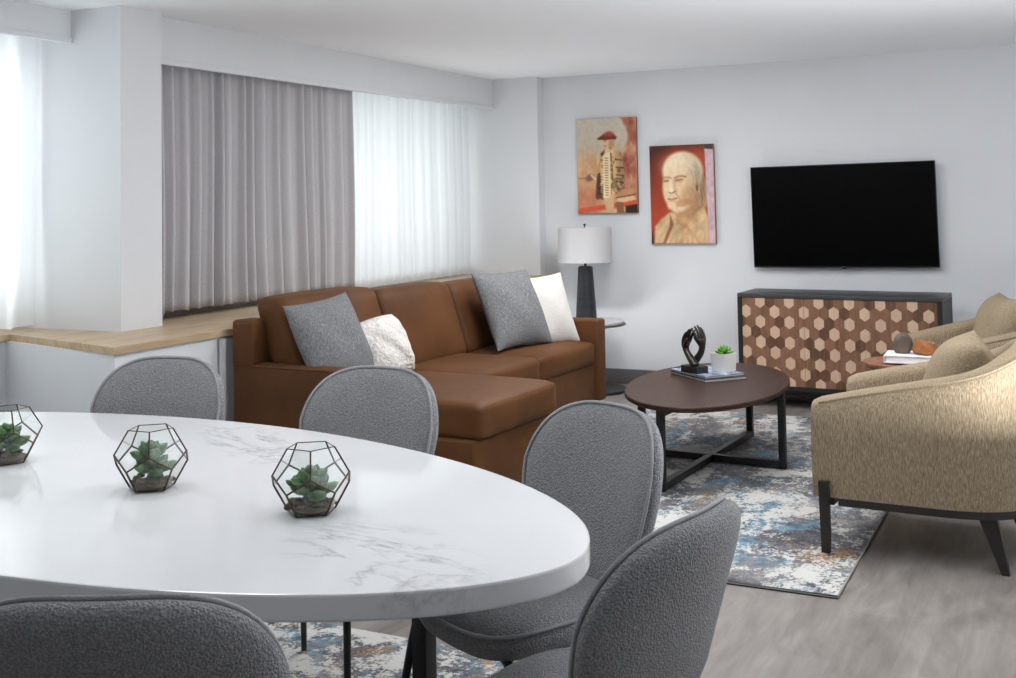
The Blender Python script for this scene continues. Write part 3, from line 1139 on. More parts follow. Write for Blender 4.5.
def ct_frame(hl, ang, zo):
    h = ZT - 0.028
    R = Matrix.Rotation(ang, 3, 'Z')
    for s in (-1, 1):
        c = R @ Vector((0, s * hl, 0))
        MB().box((c.x, c.y, h / 2), (0.036, 0.036, h), rz=ang, bevel=0.002).build('leg', M['black_metal'], ct, smooth=40)
    b = MB().box((0, 0, 0.022 + zo), (0.036, 2 * hl - .036, 0.036), rz=ang)
    b.build('floor_bar', M['black_metal'], ct)
    MB().box((0, 0, h - 0.018 - zo), (0.036, 2 * hl - .036, 0.034), rz=ang).build('top_bar', M['black_metal'], ct)
ct_frame(0.70, math.radians(-3.2), 0.0)
ct_frame(0.40, math.radians(86.0), 0.001)

# items on the coffee table
ZC = 0.4405
DZ = 0
mg = thing('magazine', 'blue and grey coffee table magazine, lower of two under the bronze sculpture', 'magazine', (-1.865, 6.26, ZC), math.radians(-42), 'magazines on the coffee table')
MB().box((0, 0, 0.0015), (0.37, 0.27, 0.003)).build('back_cover', M['cover_dark'], mg)
MB().box((0, 0, 0.008), (0.364, 0.262, 0.010)).build('pages', M['page_edges'], mg)
MB().box((0, 0, 0.0145), (0.37, 0.27, 0.003)).build('front_cover', M['cover_dark'], mg)
ZM1 = ZC + 0.0163
mg2 = thing('magazine', 'glossy pale blue magazine, upper of two under the bronze sculpture', 'magazine', (-1.875, 6.27, ZM1), math.radians(-39), 'magazines on the coffee table')
MB().box((0, 0, 0.0012), (0.35, 0.26, 0.0024)).build('back_cover', M['cover_dark'], mg2)
MB().box((0, 0, 0.0062), (0.346, 0.254, 0.0076)).build('pages', M['page_edges'], mg2)
MB().box((0, 0, 0.0112), (0.35, 0.26, 0.0024)).build('front_cover', M['cover_blue'], mg2)
ZM = ZM1 + 0.0126


def skin(name, chains, mat, parent, sub=2):
    """chains: list of lists of (xyz, r); first vertex of later chains is merged to the nearest existing point"""
    me = bpy.data.meshes.new(name)
    bm = bmesh.new()
    lay = bm.verts.layers.skin.verify()
    allv = []
    for ci, chn in enumerate(chains):
        prev = None
        for k, (p, r) in enumerate(chn):
            v = None
            if k == 0 and ci > 0:
                v = min(allv, key=lambda q: (q.co - Vector(p)).length)
                if (v.co - Vector(p)).length > 1e-5: v = None
            if v is None:
                v = bm.verts.new(p); v[lay].radius = (r, r); allv.append(v)
                if ci == 0 and k == 0: v[lay].use_root = True
            if prev is not None and prev is not v: bm.edges.new((prev, v))
            prev = v
    bm.to_mesh(me); bm.free()
    me.materials.append(mat)
    o = bpy.data.objects.new(name, me); COL.objects.link(o)
    o.parent = parent
    o.modifiers.new('skin', 'SKIN').use_smooth_shade = True
    s = o.modifiers.new('sub', 'SUBSURF'); s.levels = sub; s.render_levels = sub
    return o


sc = thing('hands_sculpture', 'dark bronze sculpture of two raised hands on a black block', 'sculpture', (-1.925, 6.20, ZM), math.radians(-30))
sc.scale = (1.6, 1.6, 1.2)
MB().box((0, 0, 0.016), (0.084, 0.054, 0.032), bevel=0.003).build('plinth', M['black_wood'], sc, smooth=40)
def hand(sgn):
    """forearm crossing at the bottom, wrist bowing outward, hand curling in at the top"""
    k_ = 1.0 if sgn > 0 else 0.90
    dy = 0.014 * sgn
    arm = [((-0.026 * sgn, dy, 0.030), 0.018), ((-0.004 * sgn, dy, 0.056), 0.0155), ((0.020 * sgn, dy, 0.090), 0.0125), ((0.031 * sgn, dy * .8, 0.120 * k_), 0.0115), ((0.033 * sgn, dy * .6, 0.140 * k_), 0.014)]
    ch_ = [arm]
    palm = arm[-1][0]
    fl = [0.86, 1.06, 1.12, 0.94]
    for k in range(4):
        o = (k - 1.5) * 0.0115
        l = fl[k]
        z0 = 0.155 * k_
        ch_.append([(palm, .013), ((0.031 * sgn, dy * .4 + o, z0), 0.0062), ((0.027 * sgn, dy * .3 + o * 1.1, z0 + 0.022 * l), 0.0055), ((0.020 * sgn, dy * .2 + o * 1.15, z0 + 0.043 * l), 0.0048), ((0.0115 * sgn, o * 1.15, z0 + 0.058 * l), 0.0038)])
    ch_.append([(palm, .013), ((0.018 * sgn, dy - 0.014, 0.142 * k_), 0.0062), ((0.008 * sgn, dy - .016, 0.160 * k_), 0.0055), ((0.004 * sgn, dy - .013, 0.178 * k_), 0.0042)])
    return ch_
skin('hand', hand(1), M['bronze'], sc)
skin('hand', hand(-1), M['bronze'], sc)

pp = thing('potted_succulent', 'small bright green succulent in a white square pot on the magazines', 'potted plant', (-1.785, 6.30, ZM), math.radians(-29))
w = 0.052
pot = MB()
pv = [(-w * .9, -w * .9, 0), (w * .9, -w * .9, 0), (w * .9, w * .9, 0), (-w * .9, w * .9, 0), (-w, -w, .1), (w, -w, .1), (w, w, .1), (-w, w, .1),
      (-w + .006, -w + .006, .1), (w - .006, -w + .006, .1), (w - .006, w - .006, .1), (-w + .006, w - .006, .1), (-w + .006, -w + .006, .085), (w - .006, -w + .006, .085), (w - .006, w - .006, .085), (-w + .006, w - .006, .085)]
pf = [(3, 2, 1, 0)]
for r_ in (0, 4, 8):
    for k in range(4):
        pf.append((r_ + k, r_ + (k + 1) % 4, r_ + 4 + (k + 1) % 4, r_ + 4 + k))
pf.append((12, 13, 14, 15))
pot_part = pot.add(pv, pf).build('pot', M['white_ceramic'], pp)
MB().box((0, 0, 0.088), (2 * w - .013, 2 * w - .013, 0.008)).build('soil', M['pot_soil'], pot_part)
pl = MB()
rosette(pl, (0, 0, 0.095), 22, 0.055, 31, 0.1, 1.4, 0.5)
rosette(pl, (0, 0, 0.09), 12, 0.06, 33, 1.1, 1.5, 0.42)
pl.build('succulent', M['leaf_bright'], pp, smooth=60)

# ------------------------------------------------------------------ sideboard
SBT = math.radians(-2.6)
SBW, SBD, SBH = 1.345, 0.44, 0.778
sb = thing('sideboard', 'black sideboard with hexagon inlaid walnut doors below the television', 'sideboard', (-1.42, 7.99, 0), SBT)
zb0 = 0.125
f = MB()
th = 0.028
f.box((0, 0, zb0 + th / 2), (SBW, SBD, th)); f.box((0, SBD / 2 - .008, (zb0 + SBH) / 2), (SBW - .02, 0.012, SBH - zb0 - .03))
for s in (-1, 1):
    f.box((s * (SBW / 2 - th / 2), 0, (zb0 + SBH) / 2), (th, SBD, SBH - zb0 - 2 * th - .0002))
f.box((0, 0.02, zb0 + 0.31), (SBW - 2 * th, SBD - .08, 0.016))
f.build('carcass', M['black_wood'], sb)
MB().box((0, 0, SBH - th / 2), (SBW, SBD, th), bevel=0.002).build('top', M['dark_top'], sb, smooth=40)
# hexagon doors
HW = 0.0668
HS = HW / math.sqrt(3) * 1.2
x0, x1 = -SBW / 2 + th + .002, SBW / 2 - th - .002
z0, z1 = zb0 + th + .002, SBH - th - .002
def clip(poly, ax, val, keep_less):
    out = []
    n = len(poly)
    for i in range(n):
        p, q = poly[i], poly[(i + 1) % n]
        pi = (p[ax] <= val) == keep_less or p[ax] == val
        qi = (q[ax] <= val) == keep_less or q[ax] == val
        if pi: out.append(p)
        if pi != qi:
            t_ = (val - p[ax]) / (q[ax] - p[ax])
            out.append((p[0] + (q[0] - p[0]) * t_, p[1] + (q[1] - p[1]) * t_))
    return out
dw = (x1 - x0) / 3
for di in range(3):
    a, b = x0 + di * dw + .001, x0 + (di + 1) * dw - .001
    d = MB()
    yf = -SBD / 2 + 0.006
    d.box(((a + b) / 2, yf + 0.0105, (z0 + z1) / 2), (b - a, 0.019, z1 - z0), mi=1)
    rnd = random.Random(44)
    for row in range(-1, 14):
        zc = z1 - 0.023 - row * HS * 1.5
        for i in range(-1, 23):
            xc = x0 - 0.006 + i * HW + (row % 2) * HW / 2
            key = i % 3 if row % 2 else (i - 2) % 3
            g = 0.0006
            hexa = [(xc + (HW / 2 - g) * sx_, zc + hz_ * (1 - g / HS)) for sx_, hz_ in ((1, HS / 2), (0, HS), (-1, HS / 2), (-1, -HS / 2), (0, -HS), (1, -HS / 2))]
            for ax, val, kl in ((0, a, False), (0, b, True), (1, z0, False), (1, z1, True)):
                if hexa: hexa = clip(hexa, ax, val, kl)
            r0 = rnd.random()
            if len(hexa) < 3: continue
            mi = 0 if key == 0 else (1 if r0 < 0.42 else (2 if r0 < 0.72 else 3))
            n = len(hexa)
            vs = [(px, yf + .001, pz) for px, pz in hexa] + [(px, yf, pz) for px, pz in hexa]
            fs = [tuple(range(n, 2 * n))] + [(k, (k + 1) % n, n + (k + 1) % n, n + k) for k in range(n)]
            d.add(vs, fs, mi)
    d.build('door', [M['hex_pale'], M['hex_mid'], M['hex_dark'], M['hex_tan']], sb)
for s in (-1, 1):
    lg = MB()
    X = s * (SBW / 2 - 0.09)
    lg.box((X, -SBD / 2 + 0.05, zb0 / 2), (0.03, 0.03, zb0)); lg.box((X, SBD / 2 - 0.05, zb0 / 2), (0.03, 0.03, zb0))
    lg.box((X, 0, 0.012), (0.03, SBD - .13, 0.024))
    lg.build('leg_frame', M['bronze_rim'], sb)
MB().box((0, -SBD / 2 + 0.06, zb0 - 0.02), (SBW - .24, 0.02, 0.036)).build('front_rail', M['black_wood'], sb)
MB().box((0, 0.12, 0.012), (SBW - .215, 0.024, 0.024)).build('floor_bar', M['bronze_rim'], sb)

# ------------------------------------------------------------------ television
tv = thing('television', 'large black flat screen television mounted on the back wall', 'television', (-1.475, 8.36, 1.298))
tv.rotation_euler = (math.radians(1.0), math.radians(-0.55), 0)
TVW, TVH = 1.292, 0.742
housing = MB().box((0, 0, 0), (TVW, 0.022, TVH), bevel=0.003).build('housing', M['tv_case'], tv, smooth=40)
MB().box((0, -0.0114, 0.003), (TVW - 0.012, 0.002, TVH - 0.018)).build('screen', M['screen'], tv)
MB().box((0, -0.004, -TVH / 2 - 0.004), (0.03, 0.012, 0.012), bevel=0.002).build('sensor_tab', M['tv_case'], housing, smooth=40)
lgm = MB()
lgm.lathe([(0.0028, 0), (0.0028, 0.0008)], 14, (0, 0, 0))
lgm = MB()
for x in (-0.006, 0.006):
    lgm.box((x, -0.0124, -TVH / 2 + 0.006), (0.006, 0.001, 0.006))
lgm.build('logo', M['grey_mark'], housing)
MB().box((0, 0.03, 0), (0.4, 0.04, 0.3)).build('wall_bracket', M['tv_case'], tv)


# ------------------------------------------------------------------ canvas prints
def hsh(x, y, k):
    return np.mod(np.sin(x * 127.1 + y * 311.7 + k * 74.7) * 43758.5453, 1.0)


def vnoise(x, y, k=0):
    xi, yi = np.floor(x), np.floor(y)
    fx, fy = x - xi, y - yi
    fx = fx * fx * (3 - 2 * fx); fy = fy * fy * (3 - 2 * fy)
    a = hsh(xi, yi, k); b = hsh(xi + 1, yi, k); c = hsh(xi, yi + 1, k); d = hsh(xi + 1, yi + 1, k)
    return (a * (1 - fx) + b * fx) * (1 - fy) + (c * (1 - fx) + d * fx) * fy


def fbm(x, y, k=0, o=4):
    s = 0; a = 0.5
    for i in range(o):
        s = s + a * vnoise(x * 2 ** i, y * 2 ** i, k + i); a *= 0.5
    return s


class Paint:
    """a picture on a unit rectangle, x to the right, y down"""
    def __init__(self, nx, ny, asp):
        self.x, self.y = np.meshgrid(np.linspace(0, 1, nx), np.linspace(0, 1, ny))
        self.asp = asp
        self.c = np.zeros((ny, nx, 3))

    def put(self, mask, col):
        col = np.array(col, float) if not isinstance(col, np.ndarray) else col
        self.c = self.c * (1 - mask[..., None]) + col * mask[..., None]

    def ell(self, cx, cy, rx, ry, rot=0, soft=0.08):
        dx, dy = (self.x - cx), (self.y - cy) * self.asp
        c, s = math.cos(rot), math.sin(rot)
        u, v = (dx * c + dy * s) / rx, (-dx * s + dy * c) / (ry * self.asp)
        d = np.sqrt(u * u + v * v)
        return np.clip((1 + soft - d) / (2 * soft), 0, 1)

    def poly(self, pts, soft=0.012):
        x, y = self.x, self.y * self.asp
        P = [(a, b * self.asp) for a, b in pts]
        inside = np.zeros_like(x, bool); dist = np.full_like(x, 9.0)
        n = len(P)
        for i in range(n):
            (x1, y1), (x2, y2) = P[i], P[(i + 1) % n]
            cond = ((y1 > y) != (y2 > y)) & (x < (x2 - x1) * (y - y1) / (y2 - y1 + 1e-12) + x1)
            inside ^= cond
            t_ = np.clip(((x - x1) * (x2 - x1) + (y - y1) * (y2 - y1)) / ((x2 - x1) ** 2 + (y2 - y1) ** 2 + 1e-12), 0, 1)
            dist = np.minimum(dist, np.hypot(x - x1 - t_ * (x2 - x1), y - y1 - t_ * (y2 - y1)))
        sd = np.where(inside, dist, -dist)
        return np.clip(sd / (2 * soft) + 0.5, 0, 1)

    def line(self, pts, w, soft=0.006):
        x, y = self.x, self.y * self.asp
        dist = np.full_like(x, 9.0)
        for (x1, y1), (x2, y2) in zip(pts[:-1], pts[1:]):
            y1 *= self.asp; y2 *= self.asp
            t_ = np.clip(((x - x1) * (x2 - x1) + (y - y1) * (y2 - y1)) / ((x2 - x1) ** 2 + (y2 - y1) ** 2 + 1e-12), 0, 1)
            dist = np.minimum(dist, np.hypot(x - x1 - t_ * (x2 - x1), y - y1 - t_ * (y2 - y1)))
        return np.clip((w + soft - dist) / (2 * soft), 0, 1)


def art_figure():
    p = Paint(128, 190, 1.5)
    x, y = p.x, p.y
    sky = np.stack([202 - 10 * y, 192 - 18 * y, 176 - 36 * y], -1)
    p.c = sky.copy()
    n = fbm(x * 5, y * 6, 3); n2 = fbm(x * 11, y * 9, 9)
    p.put(np.clip((y - 0.22 - 0.25 * n + 0.1 * np.abs(x - .2)) * 6, 0, 1) * (x < 2), np.stack([205 + 30 * n2, 160 + 40 * n2, 115 + 40 * n2], -1))
    p.put(np.clip((n - 0.42) * 8, 0, 1) * np.clip((y - .25) * 5, 0, 1) * 0.8, np.stack([208 - 10 * n2, 150 + 10 * n2, 108 + 10 * n2], -1))
    rock = np.clip((x - 0.80 + 0.14 * n - 0.10 * np.sin(y * 7)) * 14, 0, 1)
    p.put(rock, np.stack([188 + 60 * (n2 - .5) * 2, 124 + 70 * (n2 - .5) * 2, 98 + 60 * (n2 - .5) * 2], -1))
    low = np.clip((y - 0.62 - 0.1 * n) * 8, 0, 1) * np.clip((0.45 - x) * 6, 0, 1)
    p.put(low * .8, np.stack([206 - 40 * n2, 128 - 20 * n2, 96 - 10 * n2], -1))
    p.put(p.poly([(0, .95), (1, .86), (1, .92), (0, 1.0)]), (206, 88, 56))
    p.put(p.poly([(0.8, .93), (1, .91), (1, 1), (0.8, 1)]), (52, 34, 30))
    # legs and coat
    p.put(p.poly([(.44, .8), (.62, .8), (.60, 1), (.48, 1)]), (214, 174, 132))
    p.put(p.poly([(.64, .84), (.76, .84), (.78, 1), (.66, 1)]), (150, 98, 66))
    p.put(p.poly([(.34, .55), (.42, .55), (.43, .86), (.30, .84)]), (112, 66, 48))
    p.put(p.poly([(.42, .36), (.58, .31), (.68, .33), (.70, .55), (.64, .80), (.40, .80), (.38, .55)]), (226, 190, 140))
    p.put(p.poly([(.45, .38), (.56, .36), (.55, .84), (.43, .84)]), (238, 216, 176))
    for k in range(16):
        yy = .42 + .026 * k
        p.put(p.line([(.475, yy), (.52, yy + .004)], .008), (170, 128, 92))
    p.put(p.line([(.57, .36), (.60, .6), (.57, .8)], .008), (176, 124, 82))
    # arms
    p.put(p.poly([(.62, .33), (.74, .38), (.80, .58), (.78, .74), (.68, .74), (.66, .5)]), (218, 176, 124))
    for yy in (.44, .52, .60, .67):
        p.put(p.line([(.66, yy), (.78, yy + .01)], .012), (146, 92, 58))
    p.put(p.poly([(.42, .42), (.40, .56), (.22, .65), (.14, .64), (.20, .59), (.36, .48)]), (206, 158, 112))
    p.put(p.ell(.21, .625, .075, .035, -.4, .3), (140, 98, 78))
    p.put(p.line([(.24, .60), (.30, .64)], .014, .012), (236, 216, 184))
    p.put(p.line([(.04, .63), (.14, .63)], .008), (150, 100, 76))
    p.put(p.poly([(.66, .76), (.95, .74), (.98, .78), (.84, .84), (.66, .84)]), (196, 142, 100))
    p.put(p.poly([(.66, .84), (.95, .82), (.98, .86), (.78, .89), (.64, .88)]), (224, 184, 140))
    p.put(p.line([(.66, .84), (.97, .81)], .009), (110, 62, 44))
    fig = p.poly([(.42, .36), (.58, .31), (.74, .36), (.80, .58), (.78, .74), (.66, .80), (.32, .86), (.36, .55)], .02)
    p.c *= (1 - fig * (0.34 * (fbm(x * 26, y * 34, 60) > 0.50) * (np.abs(x - .5) > .06)))[..., None]
    p.c *= (1 - 0.28 * fig * np.clip((x - .60) * 5, 0, 1))[..., None]
    # head and hat
    p.put(p.ell(.585, .262, .060, .060, 0.1, .2), (196, 152, 110))
    p.put(p.ell(.525, .250, .080, .062, 0, .12), (226, 186, 146))
    p.put(p.poly([(.455, .245), (.43, .272), (.46, .276)], .008), (222, 178, 136))
    p.put(p.line([(.462, .292), (.495, .294)], .006, .007), (150, 92, 68))
    p.put(p.line([(.462, .240), (.492, .240)], .007, .008), (120, 74, 54))
    p.put(p.ell(.57, .27, .03, .05, .2, .5) * .6, (170, 116, 82))
    p.put(p.poly([(.37, .222), (.40, .190), (.46, .165), (.54, .150), (.62, .165), (.665, .195), (.66, .225), (.60, .205), (.50, .200), (.42, .215)], .014), (132, 58, 46))
    p.put(p.ell(.515, .208, .165, .022, -.03, .15), (120, 52, 42))
    p.put(p.ell(.55, .172, .085, .035, 0, .3) * .7, (164, 82, 64))
    p.put(p.line([(.37, .222), (.46, .205), (.56, .202), (.66, .225)], .006, .008), (84, 38, 32))
    p.put(p.poly([(.40, .37), (.47, .335), (.46, .38), (.41, .41)]), (88, 58, 48))
    p.c *= (0.95 + 0.14 * fbm(x * 22, y * 30, 40))[..., None]
    return p


def art_bust():
    p = Paint(128, 190, 1.5)
    x, y = p.x, p.y
    n = fbm(x * 6, y * 7, 2); n2 = fbm(x * 16, y * 20, 8)
    p.c = np.stack([178 + 0 * x, 66 + 10 * n, 42 + 8 * n], -1)
    vg = np.clip(1.0 - 2.2 * np.minimum(x + .05, 9) , 0, 1) * np.clip(1 - y * 1.4, 0, 1) + np.clip(1 - y * 9, 0, 1) * .6
    p.put(np.clip(vg, 0, .85), (60, 36, 30))
    p.put(np.clip((y - .82) * 6, 0, 1) * np.clip((.25 - x) * 6, 0, 1), (52, 28, 24))
    # shoulders
    p.put(p.poly([(.06, .82), (.16, .75), (.30, .68), (.62, .70), (.84, .62), (.90, .75), (.90, 1), (.04, 1), (.05, .9)], .02), (222, 186, 142))
    p.put(p.poly([(.30, .70), (.36, .80), (.22, 1), (.17, 1), (.29, .82)], .015), (150, 98, 68))
    p.put(p.poly([(.38, .70), (.72, .68), (.74, .78), (.56, .84), (.40, .80)], .02), (206, 162, 118))
    for k in range(4):
        p.put(p.line([(.44 + .05 * k, .78 + .02 * k), (.50 + .07 * k, .90 + .02 * k), (.46 + .1 * k, 1.0)], .010, .03) * .5, (168, 118, 84))
    # hair at the back, neck, head
    p.put(p.poly([(.62, .30), (.80, .28), (.90, .40), (.90, .60), (.82, .64), (.72, .62), (.68, .45)], .03), (206, 166, 126))
    p.put(p.poly([(.34, .58), (.70, .52), (.78, .66), (.62, .74), (.42, .73), (.34, .66)], .02), (196, 148, 106))
    p.put(p.ell(.52, .27, .32, .205, 0.1), (240, 216, 180))
    p.put(p.ell(.46, .43, .26, .24, 0.05), (236, 206, 168))
    p.put(p.poly([(.21, .36), (.23, .52), (.28, .64), (.40, .69), (.60, .62), (.72, .48), (.66, .34)], .03), (234, 202, 162))
    p.put(p.ell(.63, .52, .14, .12, .5, .3) * .75, (206, 158, 114))
    p.put(p.ell(.52, .585, .15, .035, -0.2, .3) * .7, (196, 142, 100))
    # brow, eyes
    p.put(p.line([(.20, .325), (.30, .322), (.335, .34)], .012, .014) * .8, (170, 116, 82))
    p.put(p.line([(.39, .332), (.48, .312), (.56, .322)], .012, .014) * .8, (146, 92, 62))
    p.put(p.ell(.255, .358, .045, .017, 0, .25), (214, 170, 130)); p.put(p.line([(.215, .362), (.29, .36)], .006, .008), (120, 70, 50))
    p.put(p.ell(.46, .350, .062, .019, 0, .25), (216, 174, 134)); p.put(p.line([(.40, .356), (.52, .350)], .006, .008), (120, 70, 50))
    p.put(p.line([(.40, .372), (.50, .374)], .006, .012) * .6, (170, 116, 82))
    # nose
    p.put(p.poly([(.325, .34), (.375, .34), (.38, .46), (.335, .485), (.285, .465)], .018), (246, 222, 188))
    p.put(p.line([(.375, .36), (.385, .44), (.40, .47)], .012, .03) * .7, (190, 138, 100))
    p.put(p.line([(.29, .476), (.34, .488), (.39, .47)], .006, .008), (120, 68, 48))
    # mouth, chin
    p.put(p.line([(.275, .545), (.34, .548), (.42, .54)], .006, .007), (112, 58, 44))
    p.put(p.ell(.345, .562, .05, .014, 0, .3), (222, 170, 128))
    p.put(p.line([(.40, .49), (.45, .53), (.47, .56)], .006, .012) * .7, (176, 124, 88))
    p.put(p.ell(.34, .61, .06, .03, 0, .4), (242, 214, 176))
    # ear and hair strands
    p.put(p.ell(.735, .44, .035, .055, 0.1, .2), (224, 180, 138)); p.put(p.ell(.735, .44, .014, .03, 0, .3), (140, 84, 58))
    for k in range(9):
        x0_ = .62 + .028 * k
        p.put(p.line([(x0_, .24 + .01 * k), (x0_ + .04, .32 + .012 * k), (x0_ + .03, .40)], .007, .014) * .45, (168, 120, 84) if k % 2 else (240, 212, 174))
    for k in range(6):
        p.put(p.line([(.76 + .025 * k, .44), (.80 + .02 * k, .54), (.77 + .02 * k, .62)], .006, .010) * .7, (158, 108, 76) if k % 2 else (232, 200, 162))
    sh = np.clip((x - .50) * 2.2, 0, 1) * p.ell(.52, .42, .36, .36, 0, .15)
    p.c *= (1 - 0.26 * sh)[..., None]
    p.put(p.ell(.40, .20, .20, .09, -.2, .6) * .45, (252, 234, 204))
    p.put(p.ell(.27, .45, .06, .05, 0, .8) * .4, (250, 226, 192))
    hr = np.clip(p.poly([(.60, .22), (.74, .20), (.86, .34), (.90, .50), (.84, .64), (.74, .60), (.70, .40)], .03), 0, 1)
    p.c *= (1 - 0.34 * hr * (fbm(x * 30 + 6 * y, y * 9 - 8 * x, 71) - .35))[..., None]
    cl = np.clip((y - .68) * 8, 0, 1) * np.clip((.88 - x) * 20, 0, 1) * np.clip((x - .05) * 10, 0, 1)
    p.c *= (1 - 0.42 * cl * (fbm(x * 9 + 3 * y, y * 12 + 4 * x, 77) - .40))[..., None]
    # pale strip at the right
    p.put(p.poly([(.865, 0), (1, 0), (1, 1), (.90, 1)], .01), np.stack([206 + 40 * (n2 - .5), 178 + 46 * (n2 - .5), 184 + 44 * (n2 - .5)], -1))
    p.put(p.poly([(.86, 0), (1, 0), (1, .055), (.862, .045)], .008), (66, 60, 58))
    p.c *= (0.96 + 0.12 * fbm(x * 24, y * 32, 40))[..., None]
    return p


def canvas(label, x0, x1, z0, z1, paint, tilt=0.0):
    cx, cz = (x0 + x1) / 2, (z0 + z1) / 2
    w, h = x1 - x0, z1 - z0
    t = thing('canvas_print', label, 'picture', (cx, YB - 0.0005, cz))
    t.rotation_euler = (0, tilt, 0)
    MB().box((0, -0.016, 0), (w, 0.032, h), bevel=0.002).build('stretcher', M['canvas_edge'], t, smooth=40)
    ny, nx = paint.x.shape
    vs = [((paint.x[j, i] - .5) * (w - .003), -0.0334, (.5 - paint.y[j, i]) * (h - .003)) for j in range(ny) for i in range(nx)]
    fs = [(j * nx + i, (j + 1) * nx + i, (j + 1) * nx + i + 1, j * nx + i + 1) for j in range(ny - 1) for i in range(nx - 1)]
    bx = len(vs)
    o = MB().add(vs, fs).build('print', M['print'], t)
    c = np.clip(paint.c / 255.0, 0, 1)
    lin = np.where(c <= 0.04045, c / 12.92, ((c + 0.055) / 1.055) ** 2.4).reshape(-1, 3)
    at = o.data.color_attributes.new('print', 'FLOAT_COLOR', 'POINT')
    at.data.foreach_set('color', np.concatenate([lin, np.ones((len(lin), 1))], 1).astype(np.float32).ravel())
    return t


canvas('tall canvas print of a standing figure in hat and long coat, upper left one', -3.532, -3.028, 1.335, 2.088, art_figure())
canvas('canvas print of a carved stone bust on a red background, lower right one', -2.922, -2.412, 1.093, 1.852, art_bust(), math.radians(-0.2))


# ------------------------------------------------------------------ armchairs
AW = 0.385      # half width to the outside
def arm_path(n=64):
    """outside outline from the left arm front (x=-AW) round the back to the right arm front; local +y is forward"""
    pts = []
    yf, yb, yc = 0.375, -0.445, -0.03
    for k in range(12):
        pts.append((-AW, yf + (yc - yf) * k / 12))
    for k in range(n + 1):
        a = PI + PI * k / n
        c, s = math.cos(a), math.sin(a)
        e = 2.9
        r = (abs(c) ** e + abs(s) ** e) ** (-1 / e)
        pts.append((AW * r * c, yc + (yc - yb) * r * s))
    for k in range(1, 13):
        pts.append((AW, yc + (yf - yc) * k / 12))
    return pts


